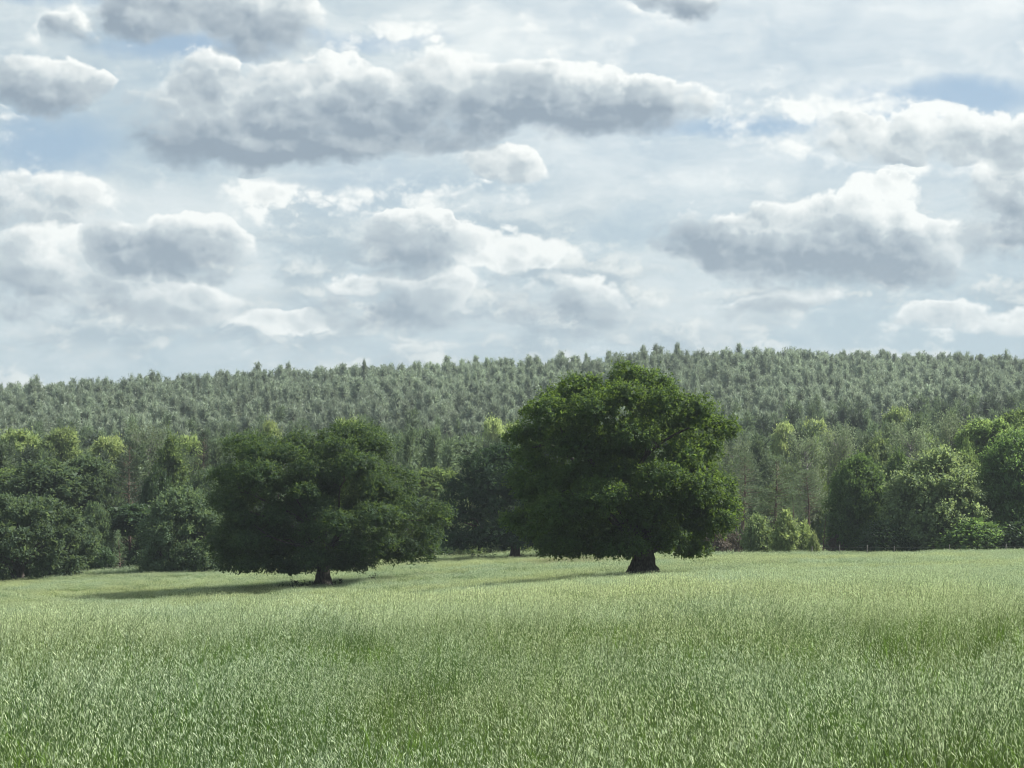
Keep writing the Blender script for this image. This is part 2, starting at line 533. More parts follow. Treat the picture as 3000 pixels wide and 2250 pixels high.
# ------------------------------------------------------------------ scattering of uncountable growth
def instancer(name, pts, rot, scl, idx, sources, label, cat=None):
    """one 'stuff' object: points that carry copies of the source meshes"""
    coll = bpy.data.collections.new(name + '_sources')
    for k, me in enumerate(sources):
        o = bpy.data.objects.new('%s_source_%02d' % (name, k), me)
        coll.objects.link(o)
    me = bpy.data.meshes.new(name)
    n = len(pts)
    me.vertices.add(n)
    me.vertices.foreach_set('co', np.asarray(pts, np.float32).ravel())
    a = me.attributes.new('rot', 'FLOAT_VECTOR', 'POINT')
    a.data.foreach_set('vector', np.asarray(rot, np.float32).ravel())
    a = me.attributes.new('scl', 'FLOAT_VECTOR', 'POINT')
    a.data.foreach_set('vector', np.asarray(scl, np.float32).ravel())
    a = me.attributes.new('idx', 'INT', 'POINT')
    a.data.foreach_set('value', np.asarray(idx, np.int32))
    o = link(name, me)
    nt = bpy.data.node_groups.new(name + '_scatter', 'GeometryNodeTree')
    nt.interface.new_socket('Geometry', in_out='INPUT', socket_type='NodeSocketGeometry')
    nt.interface.new_socket('Geometry', in_out='OUTPUT', socket_type='NodeSocketGeometry')
    N = nt.nodes.new
    gi, go = N('NodeGroupInput'), N('NodeGroupOutput')
    ci = N('GeometryNodeCollectionInfo')
    ci.inputs['Collection'].default_value = coll
    ci.inputs['Separate Children'].default_value = True
    ci.inputs['Reset Children'].default_value = True
    iop = N('GeometryNodeInstanceOnPoints')
    iop.inputs['Pick Instance'].default_value = True

    def attr(nm, ty):
        a_ = N('GeometryNodeInputNamedAttribute')
        a_.data_type = ty
        a_.inputs['Name'].default_value = nm
        return a_.outputs['Attribute']
    L = nt.links.new
    L(gi.outputs[0], iop.inputs['Points'])
    L(ci.outputs[0], iop.inputs['Instance'])
    L(attr('idx', 'INT'), iop.inputs['Instance Index'])
    e2r = N('FunctionNodeEulerToRotation')
    L(attr('rot', 'FLOAT_VECTOR'), e2r.inputs[0])
    L(e2r.outputs[0], iop.inputs['Rotation'])
    L(attr('scl', 'FLOAT_VECTOR'), iop.inputs['Scale'])
    L(iop.outputs[0], go.inputs[0])
    md = o.modifiers.new('scatter', 'NODES')
    md.node_group = nt
    tag(o, label, cat, kind='stuff')
    return o


# smooth value noise on the plane for patchy growth
def patch_noise(x, y, s, seed):
    r = np.random.default_rng(seed)
    T = r.random((64, 64))
    X, Y = x / s, y / s
    i, j = np.floor(X).astype(int), np.floor(Y).astype(int)
    fx, fy = ease(X - i), ease(Y - j)
    a = T[i % 64, j % 64] * (1 - fx) + T[(i + 1) % 64, j % 64] * fx
    b = T[i % 64, (j + 1) % 64] * (1 - fx) + T[(i + 1) % 64, (j + 1) % 64] * fx
    return a * (1 - fy) + b * fy


# ------------------------------------------------------------------ tree builders
def lobes_from_profile(rng, prof, n, depth=.9, rmin=.9, rmax=1.6, flat=.72, inner=.12, sep=.62, given=()):
    """prof: rows (height m, left m, right m). Separate foliage pads set just inside a rounded body of that outline."""
    prof = np.array(sorted(prof), float)
    hs = np.linspace(prof[0, 0], prof[-1, 0], 200)
    l, r = np.interp(hs, prof[:, 0], prof[:, 1]), np.interp(hs, prof[:, 0], prof[:, 2])
    wgt = (r - l) + .6
    cdf = np.cumsum(wgt) / wgt.sum()
    out = [tuple(q) for q in given]
    for k in range(n * 14):
        if len(out) >= n + len(given):
            break
        h = np.interp(rng.random(), cdf, hs)
        L_, R_ = np.interp(h, prof[:, 0], prof[:, 1]), np.interp(h, prof[:, 0], prof[:, 2])
        c, hw = (L_ + R_) / 2, (R_ - L_) / 2
        rad = rng.uniform(rmin, rmax) * min(1.0, .4 + hw / (rmax * 2.4))
        rz = rad * flat * rng.uniform(.8, 1.2)
        h = np.clip(h, prof[0, 0] + rz * .9, prof[-1, 0] - rz * .9)
        L_, R_ = np.interp(h + rz * .4, prof[:, 0], prof[:, 1]), np.interp(h + rz * .4, prof[:, 0], prof[:, 2])
        c, hw = (L_ + R_) / 2, (R_ - L_) / 2
        th = rng.random() * 2 * np.pi
        f = rng.uniform(.84, 1.10) if rng.random() > inner else rng.uniform(.2, .7)
        wx = max(hw - rad, 0) * f
        wy = max(hw * depth - rad, 0) * f
        p = (c + wx * np.cos(th), wy * np.sin(th), h)
        if all(((p[0] - q[0]) ** 2 + (p[1] - q[1]) ** 2 + ((p[2] - q[2]) * 1.25) ** 2) > (sep * (rad + q[3])) ** 2 for q in out):
            out.append((*p, rad, rad, rz))
    return np.array(out)


def crown_mesh(name, rng, lobes, mat, n_spray, per=24, leaf=.17, spray=.62, droop=.25, top_bias=.75, rough=.42, aspect=.55, core=1.6, zmin=None):
    """leaves in sprays over the outside of the foliage pads"""
    area = (lobes[:, 3] * lobes[:, 3] + 2 * lobes[:, 3] * lobes[:, 5])
    pick = rng.choice(len(lobes), size=int(n_spray * 2.6), p=area / area.sum())
    d = unit(rng.normal(size=(len(pick), 3)))
    keep = rng.random(len(pick)) < np.clip(1 - top_bias + top_bias * (d[:, 2] + .75), .12, 1)
    pick, d = pick[keep], d[keep]
    Lb = lobes[pick]
    P = Lb[:, :3] + d * Lb[:, 3:6] * rng.uniform(.74, 1.0, size=(len(d), 1))
    ctr = lobes[:, :3].mean(0)
    ok = np.ones(len(P), bool)
    for i0 in range(0, len(P), 4000):
        pp = P[i0:i0 + 4000]
        q = (pp[:, None] - lobes[None, :, :3]) / lobes[None, :, 3:6]
        q = (q * q).sum(-1)
        q[np.arange(len(pp)), pick[i0:i0 + 4000]] = 9
        ok[i0:i0 + 4000] = q.min(1) > .5
    P, d = P[ok][:n_spray], d[ok][:n_spray]
    n = len(P)
    out = unit(P - ctr)
    ax = unit(d * .75 + out * .55 + rng.normal(size=(n, 3)) * .35 + np.array([0, 0, -droop]))
    spray = spray * np.exp(rng.normal(size=(n, 1, 1)) * .35)
    t = rng.random((n, per, 1)) ** .8
    side = rng.normal(size=(n, per, 3)) * spray * .24
    Q = P[:, None] + ax[:, None] * t * spray + side
    nrm = unit(d[:, None] * 1.0 + np.array([0, 0, .5]) + rng.normal(size=(n, per, 3)) * rough)
    la = unit(ax[:, None] * .8 + rng.normal(size=(n, per, 3)) * .7 + np.array([0, 0, -droop]))
    L = leaf * rng.uniform(.6, 1.3, size=(n * per))
    Q, la, nrm = Q.reshape(-1, 3), la.reshape(-1, 3), nrm.reshape(-1, 3)
    if zmin is not None:
        kp = Q[:, 2] > zmin + rng.normal(size=len(Q)) * .12
        Q, la, nrm, L = Q[kp], la[kp], nrm[kp], L[kp]
    g = Geo()
    g.blades(Q, la, nrm, L, L * aspect)
    # oversized leaves added inside each pad to block light and darken its gaps
    k = int(n_spray * core)
    i = rng.choice(len(lobes), size=k, p=area / area.sum())
    dd = unit(rng.normal(size=(k, 3)))
    C = lobes[i, :3] + dd * lobes[i, 3:6] * (rng.random((k, 1)) ** .5 * .72)
    g.blades(C, rng.normal(size=(k, 3)), dd + rng.normal(size=(k, 3)) * .6, leaf * rng.uniform(2.2, 3.6, k), leaf * 2.0)
    return g.mesh(name, [mat])


def bent(rng, a, b, n=7, sag=.0, wob=.12):
    a, b = np.asarray(a, float), np.asarray(b, float)
    t = np.linspace(0, 1, n)[:, None]
    p = a + (b - a) * t
    ln = np.linalg.norm(b - a)
    mid = rng.normal(size=3) * ln * wob
    p = p + np.sin(np.pi * t) * mid + np.sin(2 * np.pi * t) * rng.normal(size=3) * ln * wob * .4
    p[:, 2] += np.sin(np.pi * t[:, 0]) * sag * ln
    return p


def limb_mesh(name, rng, a, b, r0, mat, twigs=4, sag=.12):
    g = Geo()
    p = bent(rng, a, b, 9, sag)
    rad = np.linspace(r0, r0 * .22, len(p))
    g.tube(p, rad, 7, lump=.06, rng=rng)
    for k in range(twigs):
        i = rng.integers(3, len(p) - 1)
        ln = np.linalg.norm(p[-1] - p[0]) * rng.uniform(.12, .26)
        e = p[i] + unit((unit((p[-1] - p[0])[None])[0] * .6 + rng.normal(size=3) * np.array([.6, .6, .3]))[None])[0] * ln
        q = bent(rng, p[i], e, 6, .1)
        g.tube(q, np.linspace(rad[i] * .6, .02, len(q)), 5)
    return g.mesh(name, [mat], True)


def trunk_mesh(name, rng, h, r, flare, mat, lean=(0, 0), sides=14, roots=6, fh=1.1):
    """bole with root flare"""
    g = Geo()
    n = 22
    z = np.concatenate([[-.4], np.linspace(0, h, n - 1)])
    th = np.arange(sides) * 2 * np.pi / sides
    f = np.exp(-np.maximum(z, 0) / (fh * .42))
    R = r * (1 - .35 * np.clip(z, 0, h) / h) + (flare - r) * f
    ph = rng.random() * 6
    ridge = 1 + (.10 + .22 * f[:, None]) * np.cos(roots * th[None, :] + ph + .25 * z[:, None]) + .035 * rng.normal(size=(n, sides))
    rr = R[:, None] * ridge
    x = rr * np.cos(th) + (lean[0] * (z / h) ** 1.3 if h else 0)[:, None] if False else rr * np.cos(th) + (lean[0] * np.clip(z, 0, h) / h)[:, None]
    y = rr * np.sin(th) + (lean[1] * np.clip(z, 0, h) / h)[:, None]
    v = np.stack([x, y, np.repeat(z[:, None], sides, 1)], -1)
    i, j = np.meshgrid(np.arange(n - 1), np.arange(sides), indexing='ij')
    j2 = (j + 1) % sides
    q = np.stack([i * sides + j, i * sides + j2, (i + 1) * sides + j2, (i + 1) * sides + j], -1).reshape(-1, 4)
    g.add(v, q)
    return g.mesh(name, [mat], True)


def hero_oak(name, label, seed, px, row, Y, prof_px, bole, mat, n_lobes, n_spray, extra=(), rmin=.9, rmax=1.6, per=24, leaf=.17,
             depth=.9, sink=.35, droop=.25, flat=.72, spray=.34, limbs=11, sep=.6):
    """prof_px: rows (image row, left px, right px) of the crown outline, read off for the tree's own distance and turned to metres"""
    rng = np.random.default_rng(seed)
    x = px_x(px, Y)
    z0 = gz(x, Y)
    s = Y / F
    prof = [(row_z(r_, Y) - z0, (a - px) * s, (b - px) * s) for r_, a, b in prof_px]
    root = link(name, None, loc=(x, Y, z0))
    tag(root, label, 'tree', 'lone oaks standing in the field')
    h, r, fl, lean = bole
    link('trunk', trunk_mesh('trunk', rng, h, r, fl, M['oak_bark'], lean, fh=1.9), root)
    ex = [((a - px) * s, dy, row_z(b, Y) - z0, rx * s, rd, rz * s) for a, b, dy, rx, rz, rd in extra]
    lob = lobes_from_profile(rng, prof, n_lobes, depth, rmin, rmax, flat, sep=sep, given=ex)
    print('LOBES', name, len(lob))
    # limbs from the bole to spread pads
    top = np.array([lean[0], lean[1], h])
    far = lob[np.argsort(-np.linalg.norm(lob[:, :2], axis=1) - rng.random(len(lob)) * 3)]
    used = []
    for L_ in far:
        if len(used) >= limbs:
            break
        p = L_[:3]
        if all(np.linalg.norm(p - q) > 3.2 for q in used):
            used.append(p)
            f = np.clip(.35 + .5 * p[2] / (prof[0][0] + 1e-6 if False else max(q_[0] for q_ in prof)), .4, .97)
            a = np.array([lean[0] * f, lean[1] * f, h * f])
            link('limb', limb_mesh('limb', rng, a, a + (p - a) * .88, r * rng.uniform(.28, .42), M['oak_bark']), root)
    link('crown', crown_mesh('crown', rng, lob, mat, n_spray, per, leaf, spray, droop, zmin=min(q_[0] for q_ in prof) - .1), root)
    return root


def norm_mesh(me, w, h):
    """scale a finished mesh so that it is one wide and one tall"""
    n = len(me.vertices)
    a = np.empty(n * 3, np.float32)
    me.vertices.foreach_get('co', a)
    a = a.reshape(-1, 3) / np.array([w, w, h], np.float32)
    me.vertices.foreach_set('co', a.ravel())
    me.update()
    return me


def broad_kind(seed, w, h, prof, n_lobes, n_spray, per, leaf, bole, multi=1, rmin=.6, rmax=1.2, flat=.75, droop=.2, spray=.55, bark='oak_bark', limbs=7, rough=.5, top_bias=.6):
    """a broadleaf tree of one kind: (trunk mesh, crown mesh), one unit wide and tall; prof in fractions of h and w"""
    rng = np.random.default_rng(seed)
    P = [(a * h, -b * w, c * w) for a, b, c in prof]
    lob = lobes_from_profile(rng, P, n_lobes, .95, rmin, rmax, flat)
    g = Geo()
    bh, br = bole
    for k in range(multi):
        off = rng.normal(size=3) * .25 * (multi > 1)
        off[2] = -.3
        e = np.array([rng.normal() * .12 * w * (multi > 1), rng.normal() * .12 * w * (multi > 1), bh])
        p = bent(rng, off, e, 7, 0, .05)
        g.tube(p, np.linspace(br * 1.35, br * .7, 7), 8, lump=.05, rng=rng)
        for i in rng.choice(len(lob), size=max(2, limbs // multi), replace=False):
            b = lob[i, :3]
            a = p[rng.integers(3, 7)]
            q = bent(rng, a, b, 7, .1)
            g.tube(q, np.linspace(br * .5, .03, 7), 5)
    tm = norm_mesh(g.mesh('trunk', [M[bark]], True), w, h)
    cm = norm_mesh(crown_mesh('crown', rng, lob, M['mid_green'], n_spray, per, leaf, spray, droop, top_bias, rough), w, h)
    return tm, cm


def twig_kind(seed, w, h, n_br=90, leafy=2200):
    """a tree still half bare: fine pale twigs with a scatter of young leaves"""
    rng = np.random.default_rng(seed)
    g = Geo()
    g.tube(bent(rng, (0, 0, -.3), (rng.normal() * .3, 0, h * .86), 9, 0, .03), np.linspace(.22, .03, 9), 7)
    c = Geo()
    tips = []
    for k in range(n_br):
        f = rng.uniform(.25, .9)
        a = np.array([0, 0, h * f])
        th = rng.random() * 6.283
        ln = w * .5 * (1.05 - abs(f - .5) * 1.0) * rng.uniform(.6, 1.0)
        b = a + np.array([np.cos(th) * ln, np.sin(th) * ln, ln * rng.uniform(.5, 1.3)])
        b[2] = min(b[2], h)
        q = bent(rng, a, b, 6, -.08, .08)
        g.tube(q, np.linspace(.06, .012, 6), 4)
        for j in range(7):
            s = q[rng.integers(2, 6)]
            tips.append((s, unit((b - a + rng.normal(size=3) * ln * .6)[None])[0]))
    T = np.array([t[0] for t in tips])
    A = np.array([t[1] for t in tips])
    A[:, 2] += .4
    c.blades(T, A, rng.normal(size=A.shape), rng.uniform(.5, 1.1, len(T)), .05)
    i = rng.integers(0, len(T), leafy * 3)
    Pp = T[i] + A[i] * rng.uniform(.1, 1.0, (len(i), 1)) + rng.normal(size=(len(i), 3)) * .18
    c.blades(Pp, rng.normal(size=Pp.shape), rng.normal(size=Pp.shape) + np.array([0, 0, .6]), rng.uniform(.14, .3, len(i)), .13)
    return norm_mesh(g.mesh('trunk', [M['grey_bark']], True), w, h), norm_mesh(c.mesh('crown', [M['silver_twig']]), w, h)


def pine_kind(seed, w, h, base, n_br, tufts, needles, nl, nw, round_top=.5, young=False):
    rng = np.random.default_rng(seed)
    g, c = Geo(), Geo()
    tp = bent(rng, (0, 0, -.3), (rng.normal() * .25, rng.normal() * .25, h * .97), 9, 0, .01)
    g.tube(tp, np.linspace(.24 if not young else .09, .03, 9), 6)
    P, A = [], []
    for k in range(n_br):
        f = base + (1 - base) * ((k + rng.random()) / n_br) ** .85
        u = (f - base) / (1 - base)
        prof = (1 - u ** (1.5 + round_top)) * (.55 + .45 * min(1, u * 4 + .2)) if not young else (1.02 - u)
        ln = w * .5 * max(prof, .06) * rng.uniform(.55, 1.1)
        th = k * 2.39996 + rng.normal() * .4
        i = f * 8 / .97
        i0 = min(int(i), 7)
        a = tp[i0] + (tp[i0 + 1] - tp[i0]) * min(i - i0, 1)
        up = rng.uniform(-.05, .35) + .45 * u
        b = a + np.array([np.cos(th) * ln, np.sin(th) * ln, ln * up])
        q = bent(rng, a, b, 5, -.06, .06)
        if ln > .5:
            g.tube(q, np.linspace(.05, .012, 5), 4)
        nt_ = max(2, int(round(tufts * (ln / (w * .4)))))
        for j in range(nt_):
            t = rng.uniform(.3, 1.0) if j else 1.0
            s = a + (b - a) * t + rng.normal(size=3) * np.array([.22, .22, .16]) * (w / 6)
            P.append(s)
            A.append(unit((np.array([np.cos(th), np.sin(th), .55 + up]) + rng.normal(size=3) * .4)[None])[0])
    P, A = np.array(P), np.array(A)
    n = len(P)
    d = unit(A[:, None] * .9 + rng.normal(size=(n, needles, 3)) * .62)
    Q = np.repeat(P[:, None], needles, 1) + rng.normal(size=d.shape) * nl * .25
    c.blades(Q.reshape(-1, 3), d.reshape(-1, 3), rng.normal(size=(n * needles, 3)), nl * rng.uniform(.6, 1.2, n * needles), nw)
    return norm_mesh(g.mesh('trunk', [M['pine_bark']], True), w, h), norm_mesh(c.mesh('crown', [M['pine_mid']]), w, h)


KIND = {}
ROUND = [(.03, .30, .30), (.12, .44, .46), (.35, .5, .5), (.6, .49, .46), (.8, .40, .37), (.93, .24, .2), (.985, .12, .08)]
DOME = [(.04, .40, .40), (.15, .5, .5), (.42, .48, .5), (.66, .44, .43), (.85, .3, .33), (.95, .17, .2), (.985, .08, .1)]
SPREAD = [(.03, .25, .3), (.12, .44, .48), (.35, .5, .5), (.62, .5, .46), (.82, .36, .34), (.97, .1, .14)]
COLUMN = [(.1, .25, .3), (.3, .42, .46), (.55, .5, .48), (.8, .38, .36), (.98, .08, .1)]
BUSH = [(.0, .42, .44), (.2, .5, .5), (.5, .45, .46), (.8, .25, .28), (.97, .05, .06)]
LOOSE = [(.14, .2, .22), (.3, .46, .42), (.5, .42, .5), (.7, .34, .3), (.9, .14, .18), (.99, .04, .04)]
TALL = [(.58, .25, .28), (.68, .46, .45), (.80, .5, .5), (.90, .44, .42), (.96, .28, .3), (.99, .12, .14)]
KIND['tall_a'] = broad_kind(31, 9, 18, TALL, 55, 1500, 13, .34, (9, .2), rmin=.6, rmax=1.7, spray=.55)
KIND['tall_b'] = broad_kind(32, 9, 18, [(a - .04 * (a < .9), c, b) for a, b, c in TALL], 55, 1500, 13, .34, (9, .2), rmin=.5, rmax=1.5, spray=.55)
KIND['round_a'] = broad_kind(11, 9, 10.5, ROUND, 90, 2600, 15, .26, (3.5, .24), rmin=.5, rmax=1.5)
KIND['round_b'] = broad_kind(12, 9.5, 10, DOME, 90, 2600, 15, .26, (3.5, .26), rmin=.5, rmax=1.5)
KIND['spread'] = broad_kind(13, 14, 9.2, SPREAD, 95, 3000, 16, .26, (3.2, .22), multi=4, rmin=.7, rmax=1.3, flat=.5, droop=.35, limbs=16)
KIND['multi'] = broad_kind(14, 9, 8.6, SPREAD, 80, 2300, 15, .25, (3.0, .13), multi=5, rmin=.5, rmax=1.1, flat=.6, droop=.3, limbs=14)
KIND['column'] = broad_kind(15, 5, 11, COLUMN, 70, 1700, 14, .27, (6, .16), rmin=.45, rmax=.95, spray=.6)
KIND['loose'] = broad_kind(16, 3.8, 4.0, LOOSE, 34, 420, 12, .20, (2.2, .06), rmin=.3, rmax=.6, flat=.6, spray=.4, limbs=10)
KIND['bush'] = broad_kind(17, 4.0, 3.2, BUSH, 44, 800, 13, .20, (.9, .05), multi=4, rmin=.35, rmax=.7, spray=.38)
KIND['bush_b'] = broad_kind(18, 4.0, 3.0, BUSH, 36, 600, 13, .22, (.9, .05), multi=3, rmin=.35, rmax=.8, spray=.45)
KIND['twig_a'] = twig_kind(19, 5.5, 12)
KIND['twig_b'] = twig_kind(20, 6.5, 12, 110, 2600)
KIND['pine_a'] = pine_kind(21, 5.5, 17, .34, 84, 5.5, 11, .50, .060)
KIND['pine_b'] = pine_kind(22, 6.0, 17, .22, 100, 5.5, 11, .50, .060, .9)
KIND['pine_c'] = pine_kind(23, 6.4, 18, .42, 74, 6, 11, .52, .065, 1.6)
KIND['pine_young'] = pine_kind(24, 2.4, 4.5, .04, 54, 3.0, 9, .32, .035, .5, True)


def place(kind, px, top, wpx, Y, mat, name, label, group=None, cat='tree', base=None):
    """a tree of a kind, its top and width where its own distance puts them"""
    x = px_x(px, Y)
    z0 = gz(x, Y)
    h = row_z(top, Y) - z0
    w = wpx / F * Y
    tm, cm = KIND[kind]
    root = link(name, None, loc=(x, Y, z0))
    root.rotation_euler = (0, 0, RNG.random() * 6.283)
    root.scale = (w, w, h)
    tag(root, label, cat, group)
    link('trunk', tm, root)
    c = link('crown', cm, root)
    c.material_slots[0].link = 'OBJECT'
    c.material_slots[0].material = M[mat]
    return root


# ------------------------------------------------------------------ the lone oaks
hero_oak('oak_tree', 'tallest dense round oak with thick flared trunk alone in the field', 101, 642.5, 574, 147, [
    (370, 616, 644), (376, 608, 664), (384, 590, 674), (396, 558, 686), (408, 538, 694), (418, 526, 704), (432, 512, 728),
    (446, 513, 726), (458, 518, 722), (470, 517, 724), (485, 516, 730), (500, 512, 733), (515, 509, 735), (527, 508, 722),
    (535, 518, 718), (542, 532, 716), (549, 552, 708), (556, 574, 690)],
    (4.2, .60, 1.45, (.15, .1)), M['oak_leaf'], 66, 9600, extra=[
        (640, 386, 0, 30, 14, 2.0), (627, 375, -.5, 13, 9, 1.0), (662, 391, .5, 15, 11, 1.2), (582, 388, 0, 22, 11, 1.6), (558, 400, -.5, 17, 11, 1.3),
        (722, 430, 0, 15, 11, 1.2), (708, 421, .6, 13, 11, 1.2), (727, 508, 0, 13, 10, 1.1), (712, 490, -1.5, 20, 16, 1.6),
        (560, 512, -5.6, 30, 17, 1.6), (598, 500, -6.2, 30, 17, 1.6), (562, 542, -4.5, 26, 11, 1.5), (655, 480, -5.8, 26, 14, 1.6), (690, 492, -4.8, 24, 15, 1.6),
        (548, 418, -4.6, 24, 14, 1.5), (590, 414, -5.2, 24, 14, 1.5), (622, 402, -4.6, 18, 13, 1.4), (660, 410, -4.4, 20, 14, 1.4), (692, 416, -3.2, 18, 16, 1.4),
        (620, 546, -5, 26, 10, 1.5), (517, 436, 0, 12, 10, 1.2), (514, 522, 0, 12, 10, 1.2), (519, 480, 0, 12, 10, 1.2)], rmin=.9, rmax=2.0, limbs=13, sink=0, sep=.82, flat=.62)
hero_oak('oak_tree', 'broad feathery oak with double crowned top and low hanging skirts', 102, 324, 584, 180, [
    (430, 342, 368), (437, 328, 382), (443, 242, 389), (454, 224, 394), (470, 212, 406), (484, 213, 416), (497, 211, 428), (510, 214, 444),
    (520, 212, 447), (532, 208, 440), (545, 206, 432), (553, 209, 424), (562, 218, 402), (570, 236, 372)],
    (4.4, .50, 1.0, (-.1, .1)), M['oak_leaf_silver'], 76, 10500, extra=[
        (253, 447, 0, 30, 11, 2.6), (292, 459, -3, 20, 10, 1.8), (352, 438, 0, 32, 13, 2.6), (374, 450, -2, 20, 12, 1.8),
        (437, 515, 0, 15, 12, 1.5), (405, 548, -2, 22, 14, 1.8), (396, 551, -1, 20, 8, 1.5), (242, 562, -1.5, 20, 11, 1.8), (226, 545, 0, 20, 14, 1.8),
        (296, 566, -3.5, 24, 9, 1.8), (352, 560, -4, 28, 10, 2.0), (360, 470, -5.5, 26, 14, 1.9), (265, 480, -5.5, 28, 15, 1.9)],
    rmin=1.1, rmax=2.0, flat=.55, droop=.35, spray=.42, sep=.76, limbs=12)
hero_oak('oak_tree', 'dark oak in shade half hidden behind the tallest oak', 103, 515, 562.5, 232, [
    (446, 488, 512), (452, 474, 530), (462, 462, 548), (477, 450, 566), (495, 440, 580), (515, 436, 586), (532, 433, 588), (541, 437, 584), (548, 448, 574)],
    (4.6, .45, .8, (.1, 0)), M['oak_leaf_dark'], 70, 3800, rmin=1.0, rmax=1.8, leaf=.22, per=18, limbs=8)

# ------------------------------------------------------------------ trees and bushes along the field's edge
P = place
P('spread', 22, 492, 140, 233, 'cool_green', 'field_edge_oak', 'wide grey-green tree touching the ground at the far left field edge')
P('tall_a', 43, 462, 84, 264, 'cool_green', 'rounded_tree', 'rounded mid-green tree rising behind the wide grey-green tree')
P('tall_b', 2, 471, 86, 270, 'light_green', 'rounded_tree', 'pale green tree cut by the left picture edge above the grey-green tree')
P('tall_b', 88, 459, 64, 270, 'cool_green', 'rounded_tree', 'small green round crown between dark pines on the left')
P('round_a', 95, 503, 38, 252, 'cool_green', 'rounded_tree', 'small bluish tree in the shade between the left edge trees')
P('pine_b', 133, 440, 50, 262, 'pine_dark', 'pine_tree', 'tall dark conical pine left of the pale columnar tree')
P('column', 171, 436, 40, 276, 'light_green', 'columnar_tree', 'tall narrow pale green tree between two dark pines')
P('pine_b', 207, 431, 46, 288, 'pine_dark', 'pine_tree', 'dark pine with bushy top just left of the broad oak')
P('multi', 184, 488, 88, 235, 'cool_green', 'many_stemmed_tree', 'leafy green tree with several thin trunks left of the broad oak')
P('pine_young', 122, 532, 24, 246, 'pine_mid', 'young_pine', 'young pine with upright shoots in the shade behind the left fence')
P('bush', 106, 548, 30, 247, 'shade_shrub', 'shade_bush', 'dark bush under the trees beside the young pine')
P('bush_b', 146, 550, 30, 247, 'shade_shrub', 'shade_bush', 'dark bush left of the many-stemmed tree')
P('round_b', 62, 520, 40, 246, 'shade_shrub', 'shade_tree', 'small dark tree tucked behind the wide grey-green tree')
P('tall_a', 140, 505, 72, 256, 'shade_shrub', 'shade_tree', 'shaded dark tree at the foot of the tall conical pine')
P('tall_a', 20, 431, 60, 345, 'bright_green', 'sunlit_tree', 'sunlit pale crown above the dark pines at far left')
P('tall_b', 62, 431, 50, 345, 'bright_green', 'sunlit_tree', 'sunlit pale crown second from left below the pine hill')
P('tall_a', 108, 438, 48, 335, 'yellow_green', 'sunlit_tree', 'yellow-green sunlit crown left of the tall conical pine')
P('twig_b', 147, 434, 50, 305, 'silver_twig', 'bare_tree', 'half bare grey tree top behind the tall conical pine')
P('tall_a', 188, 437, 40, 320, 'bright_green', 'sunlit_tree', 'small sunlit crown just behind the pale columnar tree')
P('tall_b', 270, 424, 28, 325, 'yellow_green', 'sunlit_tree', 'yellow-green crown peeping over the broad oak left dome')
P('tall_a', 350, 420, 46, 325, 'bright_green', 'sunlit_tree', 'bright green crown peeping over the broad oak right dome')
P('tall_a', 457, 442, 72, 300, 'pine_mid', 'dark_tree', 'dark round crown above the gap between the two largest oaks')
P('tall_b', 432, 470, 70, 264, 'light_green', 'pale_tree', 'pale green tree in the gap right of the broad oak')
P('tall_a', 412, 486, 54, 262, 'olive', 'pale_tree', 'dull olive tree just behind the broad oak right side')
P('tall_b', 494, 421, 34, 390, 'yellow_green', 'sunlit_tree', 'yellow-green sunlit crown left of the tallest oak top')
P('tall_a', 514, 424, 30, 392, 'bright_green', 'sunlit_tree', 'small bright crown touching the tallest oak left shoulder')
P('round_a', 857, 455, 64, 228, 'mid_green', 'dense_tree', 'dense dark green tree left of the big silvery-green tree on the right')
P('round_b', 934, 448, 102, 223, 'grey_green', 'broad_tree', 'big domed silvery-green tree at the right field edge')
P('round_a', 1014, 432, 84, 225, 'mid_green', 'broad_tree', 'large tree cut by the right picture edge')
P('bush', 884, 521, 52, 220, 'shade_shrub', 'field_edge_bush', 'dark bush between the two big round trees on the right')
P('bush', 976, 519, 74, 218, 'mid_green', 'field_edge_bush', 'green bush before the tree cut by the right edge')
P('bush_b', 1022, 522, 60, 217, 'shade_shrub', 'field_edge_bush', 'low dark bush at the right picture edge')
P('loose', 786, 512, 34, 218, 'bright_green', 'sapling', 'bright green small tree standing at the field edge')
P('loose', 804, 522, 24, 219, 'bright_green', 'sapling', 'shorter bright sapling joined to the bright small tree')
P('bush_b', 758, 517, 36, 221, 'olive', 'olive_bush', 'dull olive bush left of the bright small tree')
P('loose', 813, 532, 13, 216, 'yellow_green', 'sapling', 'tiny yellow-green sapling right of the bright small tree')
P('pine_young', 795, 494, 24, 232, 'pine_mid', 'young_pine', 'grey-green young pine behind the bright small tree')
P('pine_young', 822, 515, 26, 226, 'pine_mid', 'young_pine', 'small young pine beside the dense dark green tree')
P('pine_a', 741, 452, 56, 238, 'pine_mid', 'pine_tree', 'pine with a clear straight trunk right of the tallest oak')
P('pine_b', 775, 455, 58, 243, 'pine_mid', 'pine_tree', 'grey-green pine behind the olive bush')
P('pine_c', 806, 470, 47, 248, 'pine_mid', 'pine_tree', 'short pine behind the young pine and bright sapling')
P('twig_a', 806, 441, 44, 258, 'silver_twig', 'bare_tree', 'half bare silvery tree above the bright small tree')
P('twig_b', 840, 434, 42, 264, 'silver_twig', 'bare_tree', 'half bare silvery tree behind the dense dark green tree')
P('twig_a', 911, 432, 47, 260, 'silver_twig', 'bare_tree', 'half bare silvery tree behind the gap of the big round trees')
P('twig_b', 956, 423, 47, 264, 'silver_twig', 'bare_tree', 'half bare grey tree left of the bright tree on the right')
P('twig_a', 736, 446, 39, 256, 'silver_twig', 'bare_tree', 'half bare silvery tree touching the tallest oak right side')
P('column', 816, 437, 22, 262, 'light_green', 'columnar_tree', 'thin yellowish tree between the silvery bare trees')
